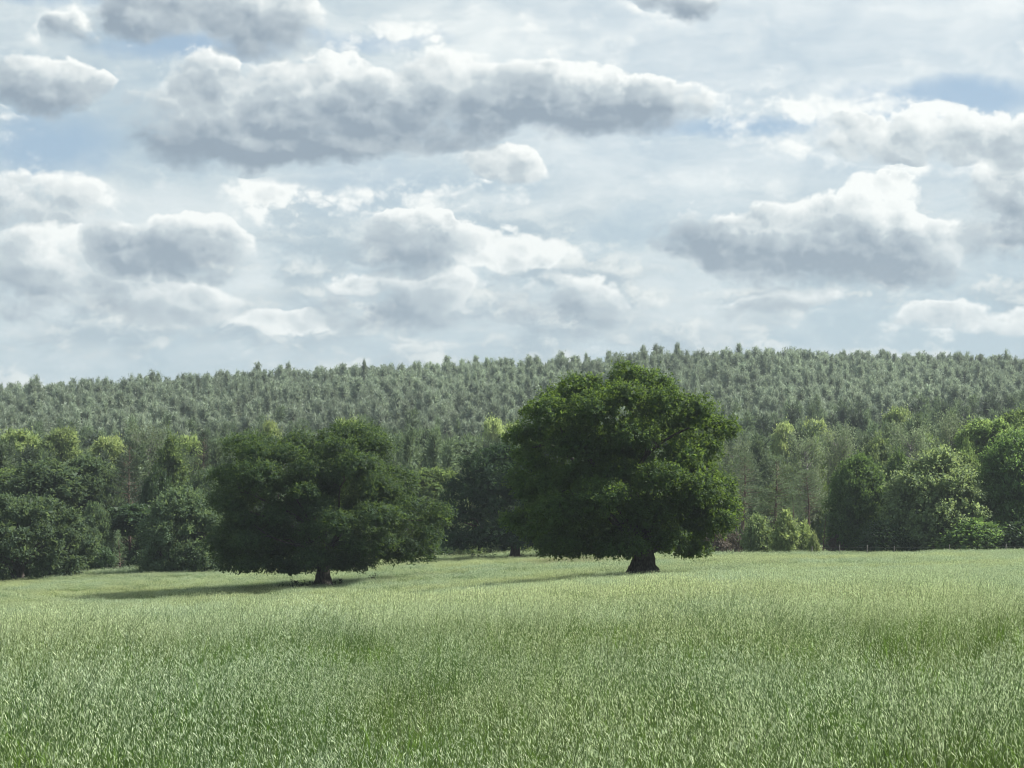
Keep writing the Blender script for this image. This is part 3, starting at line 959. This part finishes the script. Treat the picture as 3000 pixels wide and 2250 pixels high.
P('tall_a', 990, 420, 72, 260, 'light_green', 'bright_tree', 'bright green tree rising behind the big domed silvery tree')
P('round_b', 968, 440, 28, 250, 'light_green', 'bright_tree', 'smaller bright green crown at the shoulder of the big domed tree')
P('tall_b', 1022, 413, 67, 268, 'light_green', 'bright_tree', 'bright green crown at the right picture edge above the cut tree')
P('tall_b', 785, 425, 32, 345, 'yellow_green', 'sunlit_tree', 'yellowish sunlit crown left one of two right of the tallest oak')
P('tall_a', 816, 421, 36, 350, 'yellow_green', 'sunlit_tree', 'yellow-green sunlit crown right one of two below the pine hill')
P('tall_b', 715, 418, 40, 370, 'bright_green', 'sunlit_tree', 'pale sunlit crown touching the tallest oak right shoulder')
P('tall_a', 900, 409, 40, 372, 'bright_green', 'sunlit_tree', 'pale crown among the dark pines on the right')
for k_, (a_, b_, w_) in enumerate([(716, 530, 30), (734, 534, 26), (749, 538, 22), (776, 538, 24), (836, 536, 22)]):
    P('bush_b', a_, b_, w_, 223 + k_, 'brush', 'brush_bush', 'low grey-brown brush bush at the field edge right of the tallest oak', 'grey-brown brush at the field edge', 'bush')
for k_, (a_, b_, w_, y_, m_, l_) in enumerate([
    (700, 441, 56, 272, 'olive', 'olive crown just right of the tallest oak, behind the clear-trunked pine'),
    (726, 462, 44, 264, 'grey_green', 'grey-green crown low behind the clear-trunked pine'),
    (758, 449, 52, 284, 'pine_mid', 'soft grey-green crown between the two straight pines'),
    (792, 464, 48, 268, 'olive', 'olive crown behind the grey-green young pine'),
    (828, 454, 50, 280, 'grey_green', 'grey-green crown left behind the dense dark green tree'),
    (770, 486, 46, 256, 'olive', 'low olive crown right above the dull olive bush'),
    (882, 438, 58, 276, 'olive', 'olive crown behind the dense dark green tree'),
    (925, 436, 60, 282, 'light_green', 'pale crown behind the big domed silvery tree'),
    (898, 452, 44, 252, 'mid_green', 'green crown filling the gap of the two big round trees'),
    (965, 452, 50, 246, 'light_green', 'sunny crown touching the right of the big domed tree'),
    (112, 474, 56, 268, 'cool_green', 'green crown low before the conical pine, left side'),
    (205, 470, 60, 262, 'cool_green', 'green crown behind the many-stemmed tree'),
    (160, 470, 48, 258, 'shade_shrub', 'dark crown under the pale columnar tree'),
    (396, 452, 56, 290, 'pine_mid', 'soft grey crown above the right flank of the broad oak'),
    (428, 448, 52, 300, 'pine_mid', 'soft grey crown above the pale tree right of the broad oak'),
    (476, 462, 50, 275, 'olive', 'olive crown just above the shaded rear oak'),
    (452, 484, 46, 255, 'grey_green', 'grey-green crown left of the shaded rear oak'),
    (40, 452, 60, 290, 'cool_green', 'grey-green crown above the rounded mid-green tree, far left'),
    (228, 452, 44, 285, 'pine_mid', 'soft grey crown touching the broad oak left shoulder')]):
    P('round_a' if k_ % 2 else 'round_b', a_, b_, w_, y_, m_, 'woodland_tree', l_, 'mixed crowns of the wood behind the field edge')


# ------------------------------------------------------------------ pines of the belt and the hill
def far_pine(seed, crown_mat, w=5.6, h=18.0, n_br=58, rt=.6, base=.36):
    rng = np.random.default_rng(seed)
    c = Geo()
    tp = bent(rng, (0, 0, -.3), (rng.normal() * .3, rng.normal() * .3, h * .97), 7, 0, .01)
    c.tube(tp, np.linspace(.22, .03, 7), 5, 1)
    P_, A_ = [], []
    for k in range(n_br):
        f = base + (1 - base) * ((k + rng.random()) / n_br) ** .8
        u = (f - base) / (1 - base)
        ln = w * .5 * max((1 - u ** (1.3 + rt)) * (.6 + .4 * min(1, u * 4)), .05) * rng.uniform(.5, 1.12)
        th = k * 2.39996 + rng.normal() * .5
        a = np.array([0, 0, h * f])
        for j in range(3):
            t = (1.0, .72, .42)[j]
            P_.append(a + np.array([np.cos(th) * ln * t, np.sin(th) * ln * t, ln * t * (.15 + .5 * u)]) + rng.normal(size=3) * .22)
            A_.append(np.array([np.cos(th) * .9, np.sin(th) * .9, .8 + .8 * u]) + rng.normal(size=3) * .35)
    P_, A_ = np.array(P_), unit(np.array(A_))
    k = 7
    d = unit(A_[:, None] + rng.normal(size=(len(P_), k, 3)) * .6)
    Q = np.repeat(P_[:, None], k, 1) + rng.normal(size=d.shape) * .2
    c.blades(Q.reshape(-1, 3), d.reshape(-1, 3), rng.normal(size=(len(P_) * k, 3)), rng.uniform(.5, 1.1, len(P_) * k), .13, 0)
    # wide blades added inside the crown to block light and keep it dark
    k = 260
    f = base + (1 - base) * rng.random(k) ** .8 * .93
    u = (f - base) / (1 - base)
    ln = w * .5 * (1 - u ** (1.3 + rt)) * .6 * rng.random(k) ** .5
    th = rng.random(k) * 6.283
    c.blades(np.stack([np.cos(th) * ln, np.sin(th) * ln, h * f], -1), rng.normal(size=(k, 3)), rng.normal(size=(k, 3)), rng.uniform(.6, 1.3, k), .5, 0)
    return norm_mesh(c.mesh('pine', [crown_mat, M['pine_bark']]), w, h)


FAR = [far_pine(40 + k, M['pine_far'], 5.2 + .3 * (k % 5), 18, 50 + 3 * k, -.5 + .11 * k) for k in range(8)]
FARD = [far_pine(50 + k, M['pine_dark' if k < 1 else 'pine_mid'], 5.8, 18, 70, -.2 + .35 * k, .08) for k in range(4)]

rng = np.random.default_rng(77)
cand = []
# hill plantation
Yg = np.arange(398, 800, 4.6)
for Yc in Yg:
    hw = .30 * Yc + 10
    xs = np.arange(-hw, hw, 4.8)
    xs = xs + rng.uniform(-3.6, 3.6, size=len(xs))
    ys = Yc + rng.uniform(-4, 4, size=len(xs))
    for x, y in zip(xs, ys):
        px = W / 2 + F * x / y
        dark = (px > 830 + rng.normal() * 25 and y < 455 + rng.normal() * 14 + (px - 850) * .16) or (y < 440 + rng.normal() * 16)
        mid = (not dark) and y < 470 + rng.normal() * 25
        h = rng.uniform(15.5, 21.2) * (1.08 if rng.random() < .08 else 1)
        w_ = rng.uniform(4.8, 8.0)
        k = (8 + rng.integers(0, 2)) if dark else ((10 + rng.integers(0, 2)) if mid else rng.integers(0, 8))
        if rng.random() < .06:
            continue
        cand.append((x, y, h, w_, k, 1))
# darker belt of pines on the flat behind the field
for Yc in np.arange(282, 398, 7.2):
    hw = .30 * Yc + 10
    xs = np.arange(-hw, hw, 7.4)
    xs = xs + rng.normal(size=len(xs)) * 1.8
    for x in xs:
        y = Yc + rng.normal() * 2
        px = W / 2 + F * x / y
        lim = np.interp(px, [-200, 0, 110, 150, 240, 380, 450, 520, 700, 760, 850, 900, 1100], [444, 446, 449, 444, 436, 428, 432, 436, 430, 436, 424, 418, 408])
        h = min(rng.uniform(15, 18.5), row_z(lim + rng.uniform(-3, 9), y) - gz(x, y))
        cand.append((x, y, h, rng.uniform(5.0, 6.8), 8 + rng.integers(0, 4), 0))
cand = np.array(cand)
zz = ground(cand[:, 0], cand[:, 1])
# how much of each pine can be seen over the ones before it
order = np.argsort(cand[:, 1])
sky_col = np.full(1424, 552.0)
for a_, b_, t_ in ((503, 738, 362), (205, 448, 430), (433, 590, 448), (826, 1060, 452), (0, 90, 480), (142, 220, 492), (112, 230, 440), (970, 1060, 430), (-60, 60, 466)):
    sky_col[a_ + 200:b_ + 200] = np.minimum(sky_col[a_ + 200:b_ + 200], t_ + 4)
seen = np.zeros(len(cand))
for i in order:
    x, y, h, w_, k, hill = cand[i]
    px = W / 2 + F * x / y
    hwp = max(1, int(w_ * .35 / y * F))
    c0, c1 = int(px - hwp) + 200, int(px + hwp) + 200
    if c1 < 0 or c0 > 1423:
        continue
    c0, c1 = max(c0, 0), min(c1, 1423)
    top = HROW - (zz[i] + h - EYE) / y * F
    inside = (np.arange(c0, c1 + 1) > 200) & (np.arange(c0, c1 + 1) < 1224)
    seen[i] = (np.clip(sky_col[c0:c1 + 1] - top, 0, None) * inside).sum()
    sky_col[c0:c1 + 1] = np.minimum(sky_col[c0:c1 + 1], top + 3)
hillm = cand[:, 5] == 1
# hill rows stagger, so each row shows its tops; the 300 of each stand that show largest are single trees
pick_h = np.argsort(-(seen * hillm))[:300]
pick_b = np.argsort(-(seen * ~hillm))[:150]
pick_b = pick_b[seen[pick_b] > 60]
single = np.zeros(len(cand), bool)
single[pick_h] = True
single[pick_b] = True
SRC = FAR + FARD
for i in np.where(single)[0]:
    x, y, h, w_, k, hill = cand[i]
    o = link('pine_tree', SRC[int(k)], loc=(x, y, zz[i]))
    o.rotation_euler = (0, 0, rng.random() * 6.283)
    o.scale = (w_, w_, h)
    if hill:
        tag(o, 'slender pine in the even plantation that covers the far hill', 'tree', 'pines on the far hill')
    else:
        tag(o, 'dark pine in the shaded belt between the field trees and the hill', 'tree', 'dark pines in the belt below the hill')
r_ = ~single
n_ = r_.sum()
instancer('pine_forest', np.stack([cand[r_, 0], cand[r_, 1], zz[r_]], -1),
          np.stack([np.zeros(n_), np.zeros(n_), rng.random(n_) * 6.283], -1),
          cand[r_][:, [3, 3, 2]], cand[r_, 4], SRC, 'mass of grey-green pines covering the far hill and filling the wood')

# low growth on the woodland floor
n_ = 420
uy = rng.uniform(249, 330, n_)
ux = rng.uniform(-.31, .31, n_) * uy
hs = rng.uniform(1.5, 4.2, n_)
near = (uy < 262) & (W / 2 + F * ux / uy > 690) & (W / 2 + F * ux / uy < 830)
hs[near] *= .5
wd = hs * rng.uniform(1.0, 1.7, n_)
sm = [KIND['bush'][1].copy(), KIND['bush_b'][1].copy(), KIND['bush'][1].copy(), KIND['bush_b'][1].copy()]
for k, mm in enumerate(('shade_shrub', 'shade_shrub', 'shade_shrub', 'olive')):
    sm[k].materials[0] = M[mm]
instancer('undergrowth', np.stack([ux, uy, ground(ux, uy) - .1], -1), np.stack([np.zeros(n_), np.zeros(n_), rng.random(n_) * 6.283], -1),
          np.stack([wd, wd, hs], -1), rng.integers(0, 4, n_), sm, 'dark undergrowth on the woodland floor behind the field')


# ------------------------------------------------------------------ fences at the field's far edge
def fence(label, pxs, Y0, Y1, ph, wires):
    pts = []
    for k, px in enumerate(pxs):
        Y = Y0 + (Y1 - Y0) * k / (len(pxs) - 1)
        x = px_x(px, Y)
        pts.append((x, Y, gz(x, Y)))
    root = link('wire_fence', None, loc=pts[0])
    tag(root, label, 'fence')
    o0 = np.array(pts[0])
    for k, p in enumerate(pts):
        r = np.random.default_rng(500 + k + int(Y0))
        g = Geo()
        q = np.array([[0, 0, -.3], [.01, 0, ph * .5], [r.normal() * .04, r.normal() * .04, ph * r.uniform(.92, 1.08)]])
        g.tube(q, [.055, .052, .048], 8, lump=.05, rng=r)
        top = q[-1] + np.array([0, 0, .02])
        n0 = 2 * 8
        vv = np.concatenate([g.v[0][n0:], [top]])
        g.add(vv, [[j, (j + 1) % 8, 8, 8] for j in range(0)] or np.array([[j, (j + 1) % 8, (j + 2) % 8, 8] for j in range(0, 8, 2)]))
        link('post', g.mesh('post', [M['wood']]), root, np.array(p) - o0)
    for wz in wires:
        g = Geo()
        g.tube(np.array([np.array(p) - o0 + np.array([0, -.07, wz]) for p in pts]), .004, 5)
        link('wire', g.mesh('wire', [M['grey_bark']]), root)


fence('wire fence with thin pale posts along the right field edge', [811, 838.6, 866, 893, 948, 1004, 1060], 214, 209, 1.15, (.5, .95))
fence('wire fence with weathered posts in the shade along the left field edge', [54, 87, 120, 153, 186, 219, 252], 243, 241, 1.05, (.45, .9))


# ------------------------------------------------------------------ weeds and stump at the oak trunks
def weed_mesh(seed, h):
    r = np.random.default_rng(seed)
    g = Geo()
    for k in range(5):
        e = np.array([r.normal() * .14, r.normal() * .14, h * r.uniform(.6, 1.0)])
        p = bent(r, (r.normal() * .05, r.normal() * .05, -.05), e, 5, 0, .05)
        g.tube(p, np.linspace(.014, .006, 5), 4)
        n = 16
        i = r.uniform(.15, 1, n)
        Pp = np.stack([np.interp(i, np.linspace(0, 1, 5), p[:, q]) for q in range(3)], -1)
        g.blades(Pp, r.normal(size=(n, 3)) + np.array([0, 0, .4]), r.normal(size=(n, 3)) + np.array([0, 0, .7]), r.uniform(.12, .26, n), .09)
    return g.mesh('weed', [M['weed']])


WEEDS = [weed_mesh(600 + k, .75 + .12 * k) for k in range(5)]


def weeds(spots, Y, label, group):
    r = np.random.default_rng(int(Y))
    for k, px in enumerate(spots):
        y = Y + r.uniform(-.8, .8)
        x = px_x(px, y)
        o = link('weed_plant', WEEDS[int(r.integers(0, 5))], loc=(x, y, gz(x, y)))
        s = r.uniform(.6, 1.0)
        o.scale = (s * 1.1, s * 1.1, s)
        o.rotation_euler = (0, 0, r.random() * 6)
        tag(o, label, 'weed', group)


weeds([275, 280, 284, 289, 292, 297, 300, 304, 308, 311, 314, 318, 336, 341, 343, 352, 372, 375], 178.4, 'dark leafy weed in the shade by the broad oak trunk', 'weeds round the broad oak trunk')
weeds([474, 479, 483, 487, 490, 494, 497, 500, 503, 507, 523, 527, 530, 536, 541], 230.0, 'dark upright weed beside the trunk of the shaded rear oak', 'weeds round the rear oak trunk')


def stump():
    r = np.random.default_rng(5)
    x = px_x(627.5, 145.6)
    g = Geo()
    g.tube([(0, 0, -.2), (0, 0, .2), (.03, 0, .55), (.05, 0, .85), (.06, .02, 1.06)], [.17, .16, .12, .07, .02], 9, lump=.12, rng=r)
    root = link('dead_stub', None, loc=(x, 145.6, gz(x, 145.6)))
    tag(root, 'dark pointed dead stub standing at the tallest oak trunk', 'stump')
    link('stem', g.mesh('stem', [M['oak_bark']]), root)
    g = Geo()
    n = 30
    g.blades(np.stack([r.normal(size=n) * .12, r.normal(size=n) * .12, r.uniform(.05, .7, n)], -1), r.normal(size=(n, 3)) + np.array([0, 0, .8]), r.normal(size=(n, 3)), r.uniform(.1, .22, n), .07)
    link('leaves', g.mesh('leaves', [M['weed']]), root)


stump()


# ------------------------------------------------------------------ the grass: wild oats gone to seed
def grass_mat(name, a, b, trans, tf, rough, spec, rust=0.0, up=.0):
    m = bpy.data.materials.new(name)
    m.use_nodes = True
    nt = m.node_tree
    nt.nodes.clear()
    g = G(nt)
    geo = g.new('ShaderNodeNewGeometry')
    oi = g.new('ShaderNodeObjectInfo')
    pos = g.v('MULTIPLY', geo.outputs['Position'], (1, .45, 0))
    n1 = g.noise(pos, .22, 3.0, .6)
    c = g.mix(g.ramp(n1, .38, .62), a, b)
    n3 = g.noise(g.v('MULTIPLY', geo.outputs['Position'], (.6, .5, 0)), .06, 3.0, .55)
    c = g.mix(g.m('MULTIPLY', g.ramp(n3, .44, .60), .55), c, tuple(k_ * f_ for k_, f_ in zip(b, (1.25, 1.08, .8))))
    if rust:
        n2 = g.noise(g.v('MULTIPLY', geo.outputs['Position'], (.5, 1.2, 0)), .07, 3.0, .55)
        sep = g.new('ShaderNodeSeparateXYZ')
        g.put(sep.inputs[0], geo.outputs['Position'])
        c = g.mix(g.m('MULTIPLY', g.ramp(n2, .58, .70), rust), c, (.34, .27, .14))
        # a stand of reddish sorrel behind the tallest oak
        e = g.v('MULTIPLY', g.v('SUBTRACT', geo.outputs['Position'], (px_x(576, 204), 204, 0)), (1 / 6.5, 1 / 16.0, 0))
        e = g.m('ADD', g.v('LENGTH', e), g.m('MULTIPLY', g.m('SUBTRACT', n1, .5), 1.2))
        c = g.mix(g.m('MULTIPLY', g.ramp(e, 1.0, .5), .75), c, (.36, .22, .13))
    val = g.ramp(geo.outputs['Random Per Island'], 0, 1, .68, 1.3, 'LINEAR')
    val = g.m('MULTIPLY', val, g.ramp(oi.outputs['Random'], 0, 1, .8, 1.2, 'LINEAR'))
    c = g.v('SCALE', c, val)
    pr = g.new('ShaderNodeBsdfPrincipled')
    g.put(pr.inputs['Base Color'], c)
    pr.inputs['Roughness'].default_value = rough
    pr.inputs['Specular IOR Level'].default_value = spec
    tr = g.new('ShaderNodeBsdfTranslucent')
    g.put(tr.inputs[0], g.v('SCALE', g.xyz(*trans), val))
    mx = g.new('ShaderNodeMixShader')
    mx.inputs[0].default_value = tf
    g.put(mx.inputs[1], pr.outputs[0])
    g.put(mx.inputs[2], tr.outputs[0])
    out = g.new('ShaderNodeOutputMaterial')
    g.put(out.inputs[0], mx.outputs[0])
    return m


M['blade'] = grass_mat('grass_blade', (.055, .118, .024), (.115, .165, .036), (.16, .29, .045), .38, .5, .2)
M['stem'] = grass_mat('grass_stem', (.05, .105, .04), (.10, .135, .045), (.10, .18, .045), .25, .45, .35)
M['head'] = grass_mat('oat_head', (.49, .60, .42), (.55, .63, .35), (.53, .65, .35), .36, .55, .25, .4)
GM = [M['blade'], M['stem'], M['head']]


def ribbon(g, p, wd, nrm, mi):
    """flat tapering strip along p (n,k,3)"""
    n, k, _ = p.shape
    d = unit(np.gradient(p, axis=1))
    s = unit(np.cross(d, nrm[:, None]))
    t = np.linspace(0, 1, k)
    ww = (wd[:, None] * (1 - t ** 2.2 * .92))[..., None]
    v = np.stack([p - s * ww * .5, p + s * ww * .5], 2).reshape(-1, 3)
    b = (np.arange(n) * k * 2)[:, None] + (np.arange(k - 1) * 2)[None, :]
    q = np.stack([b, b + 1, b + 3, b + 2], -1).reshape(-1, 4)
    g.add(v, q, mi)


def tuft(seed, n_stem, spread, h, n_leaf, spk, near=True, stem_w=.0036, leaf_w=.0048, spl=.023, spw=.0037, lean=.12):
    r = np.random.default_rng(seed)
    g = Geo()
    th = r.random(n_stem) * 6.283
    rad = spread * np.sqrt(r.random(n_stem))
    foot = np.stack([np.cos(th) * rad, np.sin(th) * rad, np.full(n_stem, -.03)], -1)
    H_ = h * r.uniform(.72, 1.12, n_stem)
    ben = np.stack([lean * 1.0 + r.normal(size=n_stem) * .10, r.normal(size=n_stem) * .10, np.zeros(n_stem)], -1)
    k = 5 if near else 3
    t = np.linspace(0, 1, k)[None, :, None]
    stem = foot[:, None] + np.array([0, 0, 1.0]) * t * H_[:, None, None] + ben[:, None] * (t ** 2.4) * H_[:, None, None] * 1.3
    nr = unit(np.stack([r.normal(size=n_stem), r.normal(size=n_stem), np.zeros(n_stem)], -1))
    ribbon(g, stem, np.full(n_stem, stem_w), nr, 1)
    # leaves arch away from the stem
    m = n_stem * n_leaf
    i = np.repeat(np.arange(n_stem), n_leaf)
    f = r.uniform(.02, .55, m)
    a0 = foot[i] + np.array([0, 0, 1.0]) * (f * H_[i])[:, None]
    az = r.random(m) * 6.283
    out = np.stack([np.cos(az), np.sin(az), np.zeros(m)], -1)
    ln = h * r.uniform(.28, .6, m)
    kk = 4 if near else 3
    tt = np.linspace(0, 1, kk)[None, :, None]
    up = r.uniform(.6, 1.15, m)[:, None, None]
    leaf = a0[:, None] + out[:, None] * (tt ** 1.7) * ln[:, None, None] * .3 + np.array([0, 0, 1.0]) * (tt - tt ** 2 * .45) * ln[:, None, None] * up
    ribbon(g, leaf, leaf_w * r.uniform(.6, 1.3, m), unit(out + r.normal(size=(m, 3)) * .3 + np.array([0, 0, .4])), 0)
    # nodding spikelets on fine side branches
    m = n_stem * spk
    i = np.repeat(np.arange(n_stem), spk)
    f = r.uniform(.58, 1.0, m)
    base = foot[i] + np.array([0, 0, 1.0]) * (f * H_[i])[:, None] + ben[i] * (f ** 2.4 * H_[i] * 1.3)[:, None]
    az = r.random(m) * 6.283
    ofs = np.stack([np.cos(az) + .35, np.sin(az), r.uniform(-.5, .5, m)], -1) * (.085 * (1.25 - f) / .5 * h)[:, None] * r.uniform(.3, 1.0, (m, 1))
    tip = base + ofs
    dr = unit(np.stack([np.cos(az) * .34 + .32, np.sin(az) * .3, -r.uniform(.35, 1.15, m)], -1))
    g.blades(tip, dr, r.normal(size=(m, 3)), spl * r.uniform(.7, 1.3, m), spw, 2)
    return g.mesh('grass_tuft', GM)


NEAR = [tuft(700 + k, 14, .15, .82, 3, 8, True, lean=.05 + .04 * k) for k in range(6)]
LEAFY = [tuft(720 + k, 7, .14, .62, 8, 3, True, leaf_w=.013, lean=.05) for k in range(3)]
MIDG = [tuft(740 + k, 56, .42, .74, 3, 6, False, .006, .009, .036, .0072, .07) for k in range(4)]
FARG = [tuft(760 + k, 84, .75, .58, 3, 4, False, .011, .016, .066, .012, .06) for k in range(4)]


def grass():
    r = np.random.default_rng(88)
    pts, scl, idx = [], [], []

    def zone(y0, y1, dens, n_src, first, fx, pad, hh=1.0):
        area = fx * (y1 * y1 - y0 * y0) + 2 * pad * (y1 - y0)
        n = int(area * dens)
        y = np.sqrt(r.uniform(y0 * y0, y1 * y1, n))
        x = r.uniform(-1, 1, n) * (fx * y + pad)
        hn = patch_noise(x + 500, y * .7 + 500, 2.6, 3) * .34 + patch_noise(x + 500, y + 500, 9.0, 4) * .26 + (patch_noise(x + 500, y * .6 + 500, .8, 5) - .5) * .5
        s = (.72 + hn) * r.uniform(.88, 1.12, n) * hh
        k = first + r.integers(0, n_src, n)
        return x, y, s, k
    Z = []
    for (y0, y1, dn) in ((4, 14, 17), (14, 24, 14), (24, 44, 9)):
        x, y, s, k = zone(y0, y1, dn, 6, 0, .29, 3.0)
        lf = patch_noise(x + 300, y * .6 + 300, 1.7, 9) * .6 + patch_noise(x + 300, y * .6 + 300, .6, 10) * .4
        k = np.where(lf > .55 + r.normal(size=len(x)) * .06, 6 + r.integers(0, 3, len(x)), k)
        Z.append((x, y, s, k))
    Z.append(zone(36, 70, 4.2, 4, 9, .28, 4))
    Z.append(zone(64, 112, 2.9, 4, 9, .28, 5, .92))
    Z.append(zone(100, 170, 1.5, 4, 13, .28, 6))
    Z.append(zone(165, 252, 1.15, 4, 13, .28, 8))
    x, y, s, k = (np.concatenate(q) for q in zip(*Z))
    # trodden and shorter under the oaks
    for px, Y, rd in ((642.5, 147, 3.2), (324, 180, 4.5), (515, 232, 5)):
        d = np.hypot(x - px_x(px, Y), y - Y)
        s = s * np.clip(.45 + .55 * (d / rd) ** 2, .45, 1)
    s = s * np.where(y > 236, r.uniform(1.0, 1.9, len(y)), 1.0)
    keep = ~((y > 244) & (r.random(len(y)) < .5))
    x, y, s, k = x[keep], y[keep], s[keep], k[keep]
    n = len(x)
    hgt = s * r.uniform(.9, 1.1, n)
    instancer('wild_oat_grass', np.stack([x, y, ground(x, y)], -1), np.stack([r.normal(size=n) * .05, r.normal(size=n) * .05, r.normal(size=n) * .9 + .3], -1),
              np.stack([s, s, hgt], -1), k, NEAR + LEAFY + MIDG + FARG, 'tall pale seeding grass covering the whole field', 'grass')
    print('GRASS', n)


grass()


# ------------------------------------------------------------------ haze in the air
def haze():
    z0, z1 = ZMIN - 1.0, 82.0
    x, y0, y1 = 6400.0, -180.0, 5650.0
    v = [(sx, sy, sz) for sz in (z0, z1) for sy in (y0, y1) for sx in (-x, x)]
    q = [(0, 2, 3, 1), (4, 5, 7, 6), (0, 1, 5, 4), (2, 6, 7, 3), (0, 4, 6, 2), (1, 3, 7, 5)]
    m = bpy.data.materials.new('haze')
    m.use_nodes = True
    nt = m.node_tree
    nt.nodes.clear()
    pv = nt.nodes.new('ShaderNodeVolumePrincipled')
    pv.inputs['Color'].default_value = (.80, .92, 1.0, 1)
    pv.inputs['Density'].default_value = HAZE
    pv.inputs['Anisotropy'].default_value = .35
    out = nt.nodes.new('ShaderNodeOutputMaterial')
    nt.links.new(pv.outputs[0], out.inputs['Volume'])
    o = link('haze', raw_mesh('haze', v, np.array(q), [m]))
    tag(o, 'thin pale haze in the air over field and hill', kind='stuff')


HAZE = .00012
haze()
